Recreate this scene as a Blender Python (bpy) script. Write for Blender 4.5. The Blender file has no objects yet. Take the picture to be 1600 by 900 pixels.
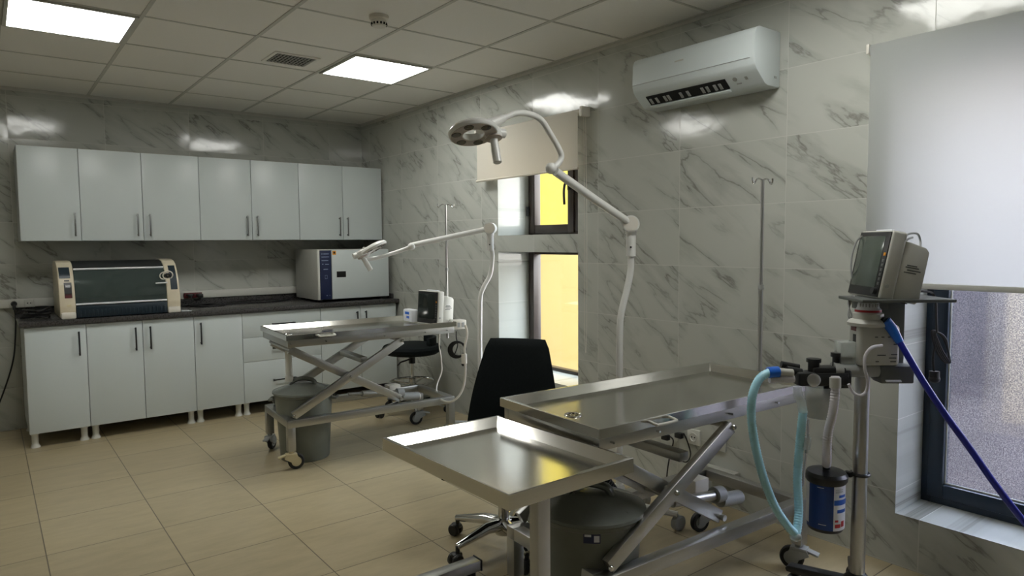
import bpy, bmesh, math, random
from mathutils import Vector, Matrix
random.seed(7)
C = bpy.context.scene.collection
PI = math.pi
R = math.radians

# ------------------------------------------------------------------ survey helpers
CAMZ = 1.417
F, YAW, PITCH, ROLL = 1064.56, 0.658021, 0.0668946, -0.00774381
cy_, sy_, cp_, sp_ = math.cos(YAW), math.sin(YAW), math.cos(PITCH), math.sin(PITCH)
FWD = Vector((sy_*cp_, cy_*cp_, -sp_))
RT0 = Vector((cy_, -sy_, 0)); UP0 = RT0.cross(FWD)
RT = RT0*math.cos(ROLL) + UP0*math.sin(ROLL)
UP = UP0*math.cos(ROLL) - RT0*math.sin(ROLL)
def ray(u, v): return FWD + RT*((u-800)/F) - UP*((v-450)/F)
def _w(d): return Vector((d.x, d.y, d.z + CAMZ))
def at_x(u, v, x): r = ray(u, v); return _w(r*(x/r.x))
def at_y(u, v, y): r = ray(u, v); return _w(r*(y/r.y))
def at_z(u, v, z): r = ray(u, v); return _w(r*((z-CAMZ)/r.z))
def at_d(u, v, d): return _w(ray(u, v)*d)

# ------------------------------------------------------------------ materials
MATS = {}
def new_mat(name):
    m = bpy.data.materials.new(name); m.use_nodes = True
    nt = m.node_tree; nt.nodes.clear()
    out = nt.nodes.new('ShaderNodeOutputMaterial')
    return m, nt, out
def N(nt, t, **kw):
    n = nt.nodes.new(t)
    for k, v in kw.items():
        if hasattr(n, k): setattr(n, k, v)
        else: n.inputs[k].default_value = v
    return n
def mat(name, col, rough=0.5, metal=0.0, var=0.04, scale=18.0, bump=0.0, spec=0.5, trans=0.0, alpha=1.0, coat=0.0, stretch=None, rvar=0.05):
    if name in MATS: return MATS[name]
    m, nt, out = new_mat(name); L = nt.links.new
    p = N(nt, 'ShaderNodeBsdfPrincipled')
    tc = N(nt, 'ShaderNodeTexCoord'); mp = N(nt, 'ShaderNodeMapping')
    if stretch: mp.inputs['Scale'].default_value = stretch
    L(tc.outputs['Object'], mp.inputs['Vector'])
    nz = N(nt, 'ShaderNodeTexNoise'); nz.inputs['Scale'].default_value = scale; nz.inputs['Detail'].default_value = 4
    L(mp.outputs[0], nz.inputs['Vector'])
    cr = N(nt, 'ShaderNodeValToRGB')
    cr.color_ramp.elements[0].position = .3; cr.color_ramp.elements[1].position = .7
    cr.color_ramp.elements[0].color = tuple(max(0, c*(1-var)) for c in col) + (1,)
    cr.color_ramp.elements[1].color = tuple(min(1, c*(1+var)) for c in col) + (1,)
    L(nz.outputs['Fac'], cr.inputs['Fac']); L(cr.outputs[0], p.inputs['Base Color'])
    mr = N(nt, 'ShaderNodeMapRange'); mr.inputs['To Min'].default_value = max(0, rough-rvar); mr.inputs['To Max'].default_value = min(1, rough+rvar)
    L(nz.outputs['Fac'], mr.inputs['Value']); L(mr.outputs[0], p.inputs['Roughness'])
    p.inputs['Metallic'].default_value = metal
    p.inputs['Specular IOR Level'].default_value = spec
    p.inputs['Transmission Weight'].default_value = trans
    p.inputs['Alpha'].default_value = alpha
    p.inputs['Coat Weight'].default_value = coat
    if bump:
        b = N(nt, 'ShaderNodeBump'); b.inputs['Strength'].default_value = bump; b.inputs['Distance'].default_value = .002
        L(nz.outputs['Fac'], b.inputs['Height']); L(b.outputs[0], p.inputs['Normal'])
    L(p.outputs[0], out.inputs[0])
    MATS[name] = m
    return m

def math_node(nt, op, a=None, b=None):
    n = nt.nodes.new('ShaderNodeMath'); n.operation = op
    for i, v in ((0, a), (1, b)):
        if v is None: continue
        if isinstance(v, (int, float)): n.inputs[i].default_value = v
        else: nt.links.new(v, n.inputs[i])
    return n.outputs[0]

def tile_nodes(nt, ha, hb, sa, sb, oa, ob, gw):
    """ha, hb: outputs with the two in-plane coordinates. Returns grout mask, tile id vector"""
    A = math_node(nt, 'DIVIDE', math_node(nt, 'SUBTRACT', ha, oa), sa)
    B = math_node(nt, 'DIVIDE', math_node(nt, 'SUBTRACT', hb, ob), sb)
    masks = []
    for X, s in ((A, sa), (B, sb)):
        fr = math_node(nt, 'FRACT', X)
        d = math_node(nt, 'MULTIPLY', math_node(nt, 'MINIMUM', fr, math_node(nt, 'SUBTRACT', 1.0, fr)), s)
        masks.append(math_node(nt, 'LESS_THAN', d, gw))
    g = math_node(nt, 'MAXIMUM', *masks)
    cv = nt.nodes.new('ShaderNodeCombineXYZ')
    nt.links.new(math_node(nt, 'FLOOR', A), cv.inputs[0]); nt.links.new(math_node(nt, 'FLOOR', B), cv.inputs[1])
    return g, cv.outputs[0]

def marble_mat(name, horiz):
    """grey-veined glossy marble-look wall tiles; horiz 'X' or 'Y' is the in-plane horizontal axis"""
    m, nt, out = new_mat(name); L = nt.links.new
    geo = N(nt, 'ShaderNodeNewGeometry'); sp = N(nt, 'ShaderNodeSeparateXYZ'); L(geo.outputs['Position'], sp.inputs[0])
    h = sp.outputs[0] if horiz == 'X' else sp.outputs[1]
    off = .183 if horiz == 'X' else 1.8125
    g, tid = tile_nodes(nt, h, sp.outputs[2], .6375, .3187, off, .005, .0016)
    wn = N(nt, 'ShaderNodeTexWhiteNoise', noise_dimensions='3D'); L(tid, wn.inputs['Vector'])
    # tile local vector shifted by its own random offset
    sc = N(nt, 'ShaderNodeVectorMath', operation='SCALE'); L(wn.outputs['Color'], sc.inputs[0]); sc.inputs['Scale'].default_value = 31.0
    cb = N(nt, 'ShaderNodeCombineXYZ'); L(h, cb.inputs[0]); L(sp.outputs[2], cb.inputs[1])
    ad = N(nt, 'ShaderNodeVectorMath', operation='ADD'); L(cb.outputs[0], ad.inputs[0]); L(sc.outputs[0], ad.inputs[1])
    # diagonal veins
    rt_ = N(nt, 'ShaderNodeMapping'); rt_.inputs['Rotation'].default_value = (0, 0, R(36 if horiz == 'X' else -36))
    L(ad.outputs[0], rt_.inputs['Vector'])
    rot = N(nt, 'ShaderNodeMapping'); rot.inputs['Scale'].default_value = (.62, 2.5, 1)
    L(rt_.outputs[0], rot.inputs['Vector'])
    n1 = N(nt, 'ShaderNodeTexNoise'); n1.inputs['Scale'].default_value = 2.0; n1.inputs['Detail'].default_value = 6; n1.inputs['Roughness'].default_value = .5; n1.inputs['Distortion'].default_value = .25
    L(rot.outputs[0], n1.inputs['Vector'])
    ridge = math_node(nt, 'ABSOLUTE', math_node(nt, 'SUBTRACT', n1.outputs['Fac'], .5))
    vr = N(nt, 'ShaderNodeMapRange'); vr.inputs['From Min'].default_value = 0; vr.inputs['From Max'].default_value = .013; vr.inputs['To Min'].default_value = 1; vr.inputs['To Max'].default_value = 0
    L(ridge, vr.inputs['Value'])
    n2 = N(nt, 'ShaderNodeTexNoise'); n2.inputs['Scale'].default_value = 3.3; n2.inputs['Detail'].default_value = 3
    L(ad.outputs[0], n2.inputs['Vector'])
    m2 = N(nt, 'ShaderNodeMapRange'); m2.inputs['From Min'].default_value = .37; m2.inputs['From Max'].default_value = .60
    L(n2.outputs['Fac'], m2.inputs['Value'])
    vein = math_node(nt, 'MULTIPLY', vr.outputs[0], m2.outputs[0])
    # soft smoky halo
    vr2 = N(nt, 'ShaderNodeMapRange'); vr2.inputs['From Max'].default_value = .085; vr2.inputs['To Min'].default_value = 1; vr2.inputs['To Max'].default_value = 0
    L(ridge, vr2.inputs['Value'])
    halo = math_node(nt, 'MULTIPLY', math_node(nt, 'MULTIPLY', vr2.outputs[0], m2.outputs[0]), .36)
    tot = math_node(nt, 'MINIMUM', math_node(nt, 'ADD', math_node(nt, 'MULTIPLY', vein, .52), halo), 1.0)
    mx = N(nt, 'ShaderNodeMix', data_type='RGBA'); L(tot, mx.inputs['Factor'])
    mx.inputs[6].default_value = (.50, .512, .47, 1); mx.inputs[7].default_value = (.20, .20, .175, 1)
    mg = N(nt, 'ShaderNodeMix', data_type='RGBA'); L(g, mg.inputs['Factor']); L(mx.outputs[2], mg.inputs[6]); mg.inputs[7].default_value = (.54, .54, .50, 1)
    p = N(nt, 'ShaderNodeBsdfPrincipled'); L(mg.outputs[2], p.inputs['Base Color'])
    rg = N(nt, 'ShaderNodeMapRange'); rg.inputs['To Min'].default_value = .11; rg.inputs['To Max'].default_value = .6; L(g, rg.inputs['Value']); L(rg.outputs[0], p.inputs['Roughness'])
    # every tile sits at a slightly different tilt
    sb = N(nt, 'ShaderNodeVectorMath', operation='SUBTRACT'); L(wn.outputs['Color'], sb.inputs[0]); sb.inputs[1].default_value = (.5, .5, .5)
    s2 = N(nt, 'ShaderNodeVectorMath', operation='SCALE'); L(sb.outputs[0], s2.inputs[0]); s2.inputs['Scale'].default_value = .03
    a2 = N(nt, 'ShaderNodeVectorMath', operation='ADD'); L(geo.outputs['Normal'], a2.inputs[0]); L(s2.outputs[0], a2.inputs[1])
    nn = N(nt, 'ShaderNodeVectorMath', operation='NORMALIZE'); L(a2.outputs[0], nn.inputs[0])
    nw = N(nt, 'ShaderNodeTexNoise'); nw.inputs['Scale'].default_value = 9; L(ad.outputs[0], nw.inputs['Vector'])
    bp = N(nt, 'ShaderNodeBump'); bp.inputs['Strength'].default_value = .12; bp.inputs['Distance'].default_value = .01
    L(nw.outputs['Fac'], bp.inputs['Height']); L(nn.outputs[0], bp.inputs['Normal']); L(bp.outputs[0], p.inputs['Normal'])
    L(p.outputs[0], out.inputs[0]); MATS[name] = m
    return m

def floor_mat():
    m, nt, out = new_mat('beige_floor_tile'); L = nt.links.new
    geo = N(nt, 'ShaderNodeNewGeometry'); sp = N(nt, 'ShaderNodeSeparateXYZ'); L(geo.outputs['Position'], sp.inputs[0])
    g, tid = tile_nodes(nt, sp.outputs[0], sp.outputs[1], .4875, .4875, .160, 1.765, .0024)
    wn = N(nt, 'ShaderNodeTexWhiteNoise', noise_dimensions='3D'); L(tid, wn.inputs['Vector'])
    sc = N(nt, 'ShaderNodeVectorMath', operation='SCALE'); L(wn.outputs['Color'], sc.inputs[0]); sc.inputs['Scale'].default_value = 20
    ad = N(nt, 'ShaderNodeVectorMath', operation='ADD'); L(geo.outputs['Position'], ad.inputs[0]); L(sc.outputs[0], ad.inputs[1])
    mp = N(nt, 'ShaderNodeMapping'); mp.inputs['Scale'].default_value = (1, 3.2, 1); L(ad.outputs[0], mp.inputs[0])
    n1 = N(nt, 'ShaderNodeTexNoise'); n1.inputs['Scale'].default_value = 5; n1.inputs['Detail'].default_value = 8; n1.inputs['Roughness'].default_value = .65; L(mp.outputs[0], n1.inputs['Vector'])
    cr = N(nt, 'ShaderNodeValToRGB'); cr.color_ramp.elements[0].position = .3; cr.color_ramp.elements[1].position = .72
    cr.color_ramp.elements[0].color = (.385, .318, .195, 1); cr.color_ramp.elements[1].color = (.485, .405, .255, 1)
    L(n1.outputs['Fac'], cr.inputs[0])
    hv = N(nt, 'ShaderNodeHueSaturation'); L(cr.outputs[0], hv.inputs['Color'])
    v = N(nt, 'ShaderNodeMapRange'); v.inputs['To Min'].default_value = .95; v.inputs['To Max'].default_value = 1.05; L(wn.outputs['Value'], v.inputs['Value']); L(v.outputs[0], hv.inputs['Value'])
    mg = N(nt, 'ShaderNodeMix', data_type='RGBA'); L(g, mg.inputs['Factor']); L(hv.outputs[0], mg.inputs[6]); mg.inputs[7].default_value = (.12, .095, .06, 1)
    p = N(nt, 'ShaderNodeBsdfPrincipled'); L(mg.outputs[2], p.inputs['Base Color'])
    rg = N(nt, 'ShaderNodeMapRange'); rg.inputs['To Min'].default_value = .26; rg.inputs['To Max'].default_value = .40; L(n1.outputs['Fac'], rg.inputs['Value']); L(rg.outputs[0], p.inputs['Roughness'])
    b = N(nt, 'ShaderNodeBump', invert=True); b.inputs['Strength'].default_value = .3; b.inputs['Distance'].default_value = .002; L(g, b.inputs['Height']); L(b.outputs[0], p.inputs['Normal'])
    L(p.outputs[0], out.inputs[0]); return m

def steel_mat(name, col, rough, axis=(1, 40, 40)):
    return mat(name, col, rough, 1.0, var=.035, scale=14, stretch=axis, rvar=.03)

def emit_mat(name, col, s):
    m, nt, out = new_mat(name)
    e = N(nt, 'ShaderNodeEmission'); e.inputs[0].default_value = col + (1,); e.inputs[1].default_value = s
    nt.links.new(e.outputs[0], out.inputs[0]); return m

def film_mat(name, col, gloss=.06):
    """translucent film / fabric lit from behind"""
    m, nt, out = new_mat(name); L = nt.links.new
    tc = N(nt, 'ShaderNodeTexCoord'); nz = N(nt, 'ShaderNodeTexNoise'); nz.inputs['Scale'].default_value = 3; L(tc.outputs['Object'], nz.inputs['Vector'])
    cr = N(nt, 'ShaderNodeValToRGB'); cr.color_ramp.elements[0].color = tuple(c*.96 for c in col)+(1,); cr.color_ramp.elements[1].color = tuple(min(1, c*1.03) for c in col)+(1,)
    L(nz.outputs['Fac'], cr.inputs[0])
    t = N(nt, 'ShaderNodeBsdfTranslucent'); L(cr.outputs[0], t.inputs[0])
    g = N(nt, 'ShaderNodeBsdfGlossy'); g.inputs['Roughness'].default_value = .25
    mx = N(nt, 'ShaderNodeMixShader'); mx.inputs[0].default_value = gloss; L(t.outputs[0], mx.inputs[1]); L(g.outputs[0], mx.inputs[2])
    L(mx.outputs[0], out.inputs[0]); return m

def blind_mat(name, refl, trans, mix):
    m, nt, out = new_mat(name); L = nt.links.new
    tc = N(nt, 'ShaderNodeTexCoord'); wv = N(nt, 'ShaderNodeTexWave', wave_type='BANDS', bands_direction='Z'); wv.inputs['Scale'].default_value = 60; wv.inputs['Distortion'].default_value = 1
    L(tc.outputs['Object'], wv.inputs['Vector'])
    hv = N(nt, 'ShaderNodeMix', data_type='RGBA'); L(wv.outputs['Fac'], hv.inputs['Factor'])
    hv.inputs[6].default_value = tuple(c*.98 for c in refl)+(1,); hv.inputs[7].default_value = refl+(1,)
    d = N(nt, 'ShaderNodeBsdfDiffuse'); L(hv.outputs[2], d.inputs[0])
    t = N(nt, 'ShaderNodeBsdfTranslucent'); t.inputs[0].default_value = trans+(1,)
    mx = N(nt, 'ShaderNodeMixShader'); mx.inputs[0].default_value = mix; L(d.outputs[0], mx.inputs[1]); L(t.outputs[0], mx.inputs[2])
    L(mx.outputs[0], out.inputs[0]); return m

def frosted_mat():
    m, nt, out = new_mat('frosted_window_glass'); L = nt.links.new
    tc = N(nt, 'ShaderNodeTexCoord')
    nz = N(nt, 'ShaderNodeTexNoise'); nz.inputs['Scale'].default_value = 230; nz.inputs['Detail'].default_value = 1; L(tc.outputs['Object'], nz.inputs['Vector'])
    b = N(nt, 'ShaderNodeBump'); b.inputs['Strength'].default_value = .09; b.inputs['Distance'].default_value = .003; L(nz.outputs['Fac'], b.inputs['Height'])
    n3 = N(nt, 'ShaderNodeTexNoise'); n3.inputs['Scale'].default_value = 210; n3.inputs['Detail'].default_value = 2; L(tc.outputs['Object'], n3.inputs['Vector'])
    cr = N(nt, 'ShaderNodeValToRGB'); cr.color_ramp.elements[0].position = .36; cr.color_ramp.elements[1].position = .62
    cr.color_ramp.elements[0].color = (.42, .40, .48, 1); cr.color_ramp.elements[1].color = (1, 1, 1, 1); L(n3.outputs['Fac'], cr.inputs[0])
    r = N(nt, 'ShaderNodeBsdfRefraction'); r.inputs['IOR'].default_value = 1.25; r.inputs['Roughness'].default_value = .05; L(cr.outputs[0], r.inputs['Color']); L(b.outputs[0], r.inputs['Normal'])
    t = N(nt, 'ShaderNodeBsdfTranslucent'); t.inputs[0].default_value = (.8, .82, .9, 1)
    mx = N(nt, 'ShaderNodeMixShader'); mx.inputs[0].default_value = .03; L(r.outputs[0], mx.inputs[1]); L(t.outputs[0], mx.inputs[2])
    tr = N(nt, 'ShaderNodeBsdfTransparent'); tr.inputs[0].default_value = (.92, .94, 1, 1)
    m2 = N(nt, 'ShaderNodeMixShader'); m2.inputs[0].default_value = .20; L(mx.outputs[0], m2.inputs[1]); L(tr.outputs[0], m2.inputs[2])
    L(m2.outputs[0], out.inputs[0]); return m

def clear_mat(name, tint=(.9, .95, .95), k=.35, rough=.05):
    """thin clear plastic / glass: part see-through, part glossy"""
    m, nt, out = new_mat(name); L = nt.links.new
    tr = N(nt, 'ShaderNodeBsdfTransparent'); tr.inputs[0].default_value = tint+(1,)
    p = N(nt, 'ShaderNodeBsdfPrincipled'); p.inputs['Base Color'].default_value = tint+(1,); p.inputs['Roughness'].default_value = rough
    tc = N(nt, 'ShaderNodeTexCoord'); nz = N(nt, 'ShaderNodeTexNoise'); nz.inputs['Scale'].default_value = 25; L(tc.outputs['Object'], nz.inputs['Vector'])
    mr = N(nt, 'ShaderNodeMapRange'); mr.inputs['To Min'].default_value = k-.05; mr.inputs['To Max'].default_value = k+.05; L(nz.outputs['Fac'], mr.inputs['Value'])
    mx = N(nt, 'ShaderNodeMixShader'); L(mr.outputs[0], mx.inputs[0]); L(tr.outputs[0], mx.inputs[1]); L(p.outputs[0], mx.inputs[2])
    L(mx.outputs[0], out.inputs[0]); return m

def pane_mat():
    m, nt, out = new_mat('clear_window_glass'); L = nt.links.new
    tr = N(nt, 'ShaderNodeBsdfTransparent'); tr.inputs[0].default_value = (.97, .98, .97, 1)
    g = N(nt, 'ShaderNodeBsdfGlossy'); g.inputs['Roughness'].default_value = .03
    mx = N(nt, 'ShaderNodeMixShader'); mx.inputs[0].default_value = .04; L(tr.outputs[0], mx.inputs[1]); L(g.outputs[0], mx.inputs[2])
    L(mx.outputs[0], out.inputs[0]); return m

# palette
M_back = marble_mat('marble_wall_tile_back', 'X')
M_side = marble_mat('marble_wall_tile_side', 'Y')
M_floor = floor_mat()
M_ceil = mat('ceiling_tile', (.84, .825, .78), .9, var=.025, scale=220, bump=.15)
M_tbar = mat('ceiling_grid_bar', (.55, .545, .50), .6)
M_white = mat('white_laminate', (.62, .675, .68), .32, var=.01, scale=4)
M_edge = mat('white_laminate_edge', (.55, .59, .59), .4, var=.01)
M_handle_s = mat('brushed_handle_metal', (.24, .25, .25), .35, .85, var=.08)
M_handle_d = mat('dark_handle_metal', (.05, .055, .06), .35, .7)
M_top = mat('dark_stone_worktop', (.055, .052, .052), .28, var=.35, scale=90)
M_duct = mat('white_pvc', (.66, .66, .61), .4, var=.02)
M_plast = mat('warm_white_plastic', (.70, .67, .60), .38, var=.02)
M_lampw = mat('lamp_white_enamel', (.70, .70, .67), .3, var=.01)
M_lampg = mat('lamp_grey_underside', (.36, .31, .27), .35, var=.05)
M_black = mat('black_plastic', (.012, .013, .014), .4, var=.2)
M_rub = mat('black_rubber', (.014, .014, .015), .65, var=.2)
M_fabric = mat('black_upholstery', (.006, .009, .010), .8, var=.25, scale=120, bump=.1, spec=.2)
M_steel = steel_mat('brushed_stainless', (.62, .61, .58), .15)
M_steel2 = steel_mat('satin_stainless_frame', (.47, .47, .455), .36)
M_lip = steel_mat('polished_stainless_lip', (.68, .67, .64), .2)
M_chrome = mat('polished_chrome', (.62, .62, .61), .12, 1.0, var=.03)
M_alu = mat('satin_aluminium', (.48, .48, .47), .3, .9, var=.04)
M_bin = mat('grey_green_bin_plastic', (.155, .165, .14), .42, var=.05)
M_binlid = mat('grey_green_lid_plastic', (.165, .18, .16), .2, var=.05)
M_cream = mat('cream_plastic', (.64, .57, .43), .35, var=.02)
M_beige = mat('beige_caster_plastic', (.62, .54, .34), .45, var=.04)
M_greyp = mat('grey_plastic', (.33, .34, .33), .45, var=.03)
M_lgrey = mat('light_grey_plastic', (.50, .50, .46), .4, var=.03)
M_dkgrey = mat('slate_grey_metal', (.115, .125, .12), .4, .3, var=.05)
M_screen = mat('dark_green_grey_screen', (.075, .095, .08), .12, var=.04)
M_screen2 = mat('black_screen', (.018, .024, .022), .14, var=.05)
M_navy = mat('navy_panel', (.012, .02, .07), .3, var=.1)
M_teal = mat('dark_teal_plastic', (.010, .022, .034), .35, var=.1)
M_frame1 = mat('anthracite_frame_warm_light', (.035, .024, .018), .35, var=.08)  # anthracite frame; brown cast of the warm light is put into its colour
M_frame2 = mat('anthracite_frame_blue_reflection', (.014, .026, .045), .3, var=.08)  # same anthracite, with the blue it reflects painted into the colour
M_orange = mat('orange_label', (.8, .33, .02), .5, var=.03)
M_paper = mat('white_print', (.72, .74, .78), .5, var=.02)
M_bluel = mat('blue_label', (.008, .045, .21), .3, var=.06)
M_blueb = mat('bright_blue_print', (.02, .10, .45), .4, var=.06)
M_red = mat('red_print', (.45, .02, .03), .45, var=.05)
M_dkred = mat('dark_red_plastic', (.10, .008, .012), .45, var=.05)
M_bluec = mat('blue_connector_plastic', (.01, .13, .62), .35, var=.04)
M_bluehose = mat('deep_blue_hose', (.012, .02, .33), .32, var=.05)
M_ltblue = mat('pale_blue_hose', (.42, .77, .92), .28, var=.06, spec=.6)
M_clearhose = mat('clear_white_tubing', (.62, .60, .64), .25, var=.05)
M_gran = mat('cream_granules', (.42, .38, .31), .8, var=.35, scale=260, bump=.5)
M_clear = clear_mat('clear_plastic', (.9, .93, .93), .3)
M_glassc = clear_mat('incubator_glass', (.36, .44, .42), .13, .15)
M_inner = mat('incubator_interior', (.075, .10, .09), .4, var=.05)
M_lens = mat('led_lens', (.04, .035, .03), .15, var=.1)
M_vent = mat('vent_metal', (.33, .33, .30), .5, var=.05)
M_hole = mat('dark_recess', (.006, .006, .006), .9, var=.1)
M_yel1 = M_yel2 = pane_mat()
M_frost = frosted_mat()
M_blind1 = blind_mat('cream_blind_fabric', (.84, .80, .71), (.70, .64, .54), .30)
M_blind2 = blind_mat('white_blind_fabric', (.66, .69, .68), (.78, .78, .76), .64)
M_panel = emit_mat('lit_light_panel', (1.0, 1.0, .95), 17.5)

# ------------------------------------------------------------------ mesh builder
def wmat(o):
    m = o.matrix_basis.copy()
    return wmat(o.parent) @ m if o.parent else m

class MB:
    def __init__(s): s.bm = bmesh.new()
    def _merge(s, b, M=None):
        if M is not None: bmesh.ops.transform(b, matrix=M, verts=b.verts)
        me = bpy.data.meshes.new('t'); b.to_mesh(me); b.free(); s.bm.from_mesh(me); bpy.data.meshes.remove(me)
        return s
    def box(s, c, d, rot=None, bev=0.0, seg=2):
        b = bmesh.new(); bmesh.ops.create_cube(b, size=1)
        bmesh.ops.scale(b, vec=d, verts=b.verts)
        if bev > 0: bmesh.ops.bevel(b, geom=b.edges[:], offset=min(bev, min(d)*.49), segments=seg, profile=.5, affect='EDGES')
        M = Matrix.Translation(c)
        if rot is not None: M = M @ (rot if isinstance(rot, Matrix) else Matrix.Rotation(rot, 4, 'Z'))
        return s._merge(b, M)
    def span(s, x0, x1, y0, y1, z0, z1, bev=0.0):
        return s.box(((x0+x1)/2, (y0+y1)/2, (z0+z1)/2), (abs(x1-x0), abs(y1-y0), abs(z1-z0)), bev=bev)
    def tube(s, pts, r, n=12, closed=False, caps=True):
        P = [Vector(p) for p in pts]; k = len(P); b = bmesh.new(); rings = []
        rr = r if isinstance(r, (list, tuple)) else [r]*k
        tg = []
        for i in range(k):
            if closed: t = P[(i+1) % k]-P[i-1]
            else: t = P[min(i+1, k-1)]-P[max(i-1, 0)]
            tg.append(t.normalized() if t.length > 1e-9 else Vector((0, 0, 1)))
        u = tg[0].orthogonal().normalized()
        for i in range(k):
            t = tg[i]; u = (u - t*u.dot(t))
            u = u.normalized() if u.length > 1e-6 else t.orthogonal().normalized()
            w = t.cross(u)
            rings.append([b.verts.new(P[i] + (u*math.cos(2*PI*j/n) + w*math.sin(2*PI*j/n))*rr[i]) for j in range(n)])
        for i in range(k if closed else k-1):
            a, c = rings[i], rings[(i+1) % k]
            sh = 0
            if closed and i == k-1:
                sh = min(range(n), key=lambda q: (a[0].co-c[q].co).length)
            for j in range(n): b.faces.new((a[j], a[(j+1) % n], c[(j+1+sh) % n], c[(j+sh) % n]))
        if caps and not closed:
            b.faces.new(rings[0][::-1]); b.faces.new(rings[-1])
        return s._merge(b)
    def cyl(s, p0, p1, r, n=20, r2=None): return s.tube([p0, p1], [r, r if r2 is None else r2], n)
    def lathe(s, prof, n=32, M=None):
        b = bmesh.new(); rings = []
        for r, z in prof:
            if r < 1e-6: rings.append([b.verts.new((0, 0, z))])
            else: rings.append([b.verts.new((r*math.cos(2*PI*j/n), r*math.sin(2*PI*j/n), z)) for j in range(n)])
        for a, c in zip(rings, rings[1:]):
            for j in range(n):
                if len(a) == 1 and len(c) == 1: continue
                if len(a) == 1: b.faces.new((a[0], c[(j+1) % n], c[j]))
                elif len(c) == 1: b.faces.new((a[j], a[(j+1) % n], c[0]))
                else: b.faces.new((a[j], a[(j+1) % n], c[(j+1) % n], c[j]))
        bmesh.ops.recalc_face_normals(b, faces=b.faces[:])
        return s._merge(b, M)
    def prism(s, poly, a0, a1, axis='X', bev=0.0):
        """extrude a 2D polygon: axis X -> poly is (y,z); Y -> (x,z); Z -> (x,y)"""
        b = bmesh.new()
        def p3(p, a): return {'X': (a, p[0], p[1]), 'Y': (p[0], a, p[1]), 'Z': (p[0], p[1], a)}[axis]
        A = [b.verts.new(p3(p, a0)) for p in poly]; B = [b.verts.new(p3(p, a1)) for p in poly]
        n = len(poly); b.faces.new(A); b.faces.new(B[::-1])
        for i in range(n): b.faces.new((A[i], B[i], B[(i+1) % n], A[(i+1) % n]))
        bmesh.ops.recalc_face_normals(b, faces=b.faces[:])
        if bev: bmesh.ops.bevel(b, geom=b.edges[:], offset=bev, segments=2, profile=.5, affect='EDGES')
        return s._merge(b)
    def sphere(s, c, r, sc=(1, 1, 1), n=16):
        b = bmesh.new(); bmesh.ops.create_uvsphere(b, u_segments=n*2, v_segments=n, radius=r); bmesh.ops.scale(b, vec=sc, verts=b.verts)
        return s._merge(b, Matrix.Translation(c))
    def torus(s, c, R_, r, M=None, n=32, k=10):
        pts = [Vector((R_*math.cos(2*PI*i/n), R_*math.sin(2*PI*i/n), 0)) for i in range(n)]
        if M is not None: pts = [M @ p for p in pts]
        return s.tube([p + Vector(c) for p in pts], r, k, closed=True)
    def xf(s, M): bmesh.ops.transform(s.bm, matrix=M, verts=s.bm.verts); return s
    def build(s, name, m, parent=None, world=False, ang=.6):
        if world and parent is not None: bmesh.ops.transform(s.bm, matrix=wmat(parent).inverted(), verts=s.bm.verts)
        bmesh.ops.remove_doubles(s.bm, verts=s.bm.verts, dist=1e-5)
        for f in s.bm.faces: f.smooth = True
        for e in s.bm.edges:
            if len(e.link_faces) != 2 or e.calc_face_angle(0) > ang: e.smooth = False
        me = bpy.data.meshes.new(name); s.bm.to_mesh(me); s.bm.free()
        me.materials.append(m)
        o = bpy.data.objects.new(name, me); C.objects.link(o)
        if parent is not None: o.parent = parent
        return o

def spline(P, n=8, closed=False):
    P = [Vector(p) for p in P]; k = len(P); out = []
    for i in range(k if closed else k-1):
        if closed: a, b, c, d = P[i-1], P[i], P[(i+1) % k], P[(i+2) % k]
        else: a, b, c, d = P[max(i-1, 0)], P[i], P[i+1], P[min(i+2, k-1)]
        for j in range(n):
            t = j/n
            out.append(.5*((2*b) + (c-a)*t + (2*a-5*b+4*c-d)*t*t + (3*b-a-3*c+d)*t**3))
    if not closed: out.append(P[-1])
    return out

def tag(o, label=None, cat=None, group=None, kind=None):
    if label: o['label'] = label
    if cat: o['category'] = cat
    if group: o['group'] = group
    if kind: o['kind'] = kind
    return o
def thing(name, label, cat, loc=(0, 0, 0), rz=0.0, group=None):
    o = bpy.data.objects.new(name, None); C.objects.link(o); o.empty_display_size = .1
    o.location = loc; o.rotation_euler = (0, 0, rz)
    return tag(o, label, cat, group)
def copy_tree(o, parent=None):
    c = o.copy(); C.objects.link(c)
    if parent is not None: c.parent = parent
    for ch in list(o.children):
        if ch.name != c.name: copy_tree(ch, c)
    return c
def struct(name, mb, m): o = mb.build(name, m); o['kind'] = 'structure'; return o
def lab(o, t): o['label'] = t; return o

# ------------------------------------------------------------------ room shell
XW, YB, ZC = 3.078, 6.462, 2.617
XL, YF, XO = -1.35, -1.55, 3.44
struct('floor', MB().span(XL-.1, XO, YF-.1, YB+.1, -.1, 0), M_floor)
struct('ceiling', MB().span(XL-.1, XO, YF-.1, YB+.1, ZC, ZC+.12), M_ceil)
struct('wall_back', MB().span(XL-.1, XO, YB, YB+.12, 0, ZC), M_back)
struct('wall_left', MB().span(XL-.12, XL, YF, YB, 0, ZC), M_side)
struct('wall_front', MB().span(XL-.1, XO, YF-.12, YF, 0, ZC), M_back)
W1A, W1B = 3.272, 4.148           # window 1, near and far jamb
W2A, W2B = .12, 1.272             # window 2
wr = MB()
wr.span(XW, XO, YF, W2A, 0, ZC); wr.span(XW, XO, W2B, W1A, 0, ZC); wr.span(XW, XO, W1B, YB, 0, ZC)
wr.span(XW, XO, W2A, W2B, 0, .230); wr.span(XW, XO, W2A, W2B, 2.16, ZC)
wr.span(XW, XO, W1A, W1B, 0, .445); wr.span(XW, XO, W1A, W1B, 1.347, 1.469); wr.span(XW, XO, W1A, W1B, 2.14, ZC)
struct('wall_right', wr, M_side)
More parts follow.
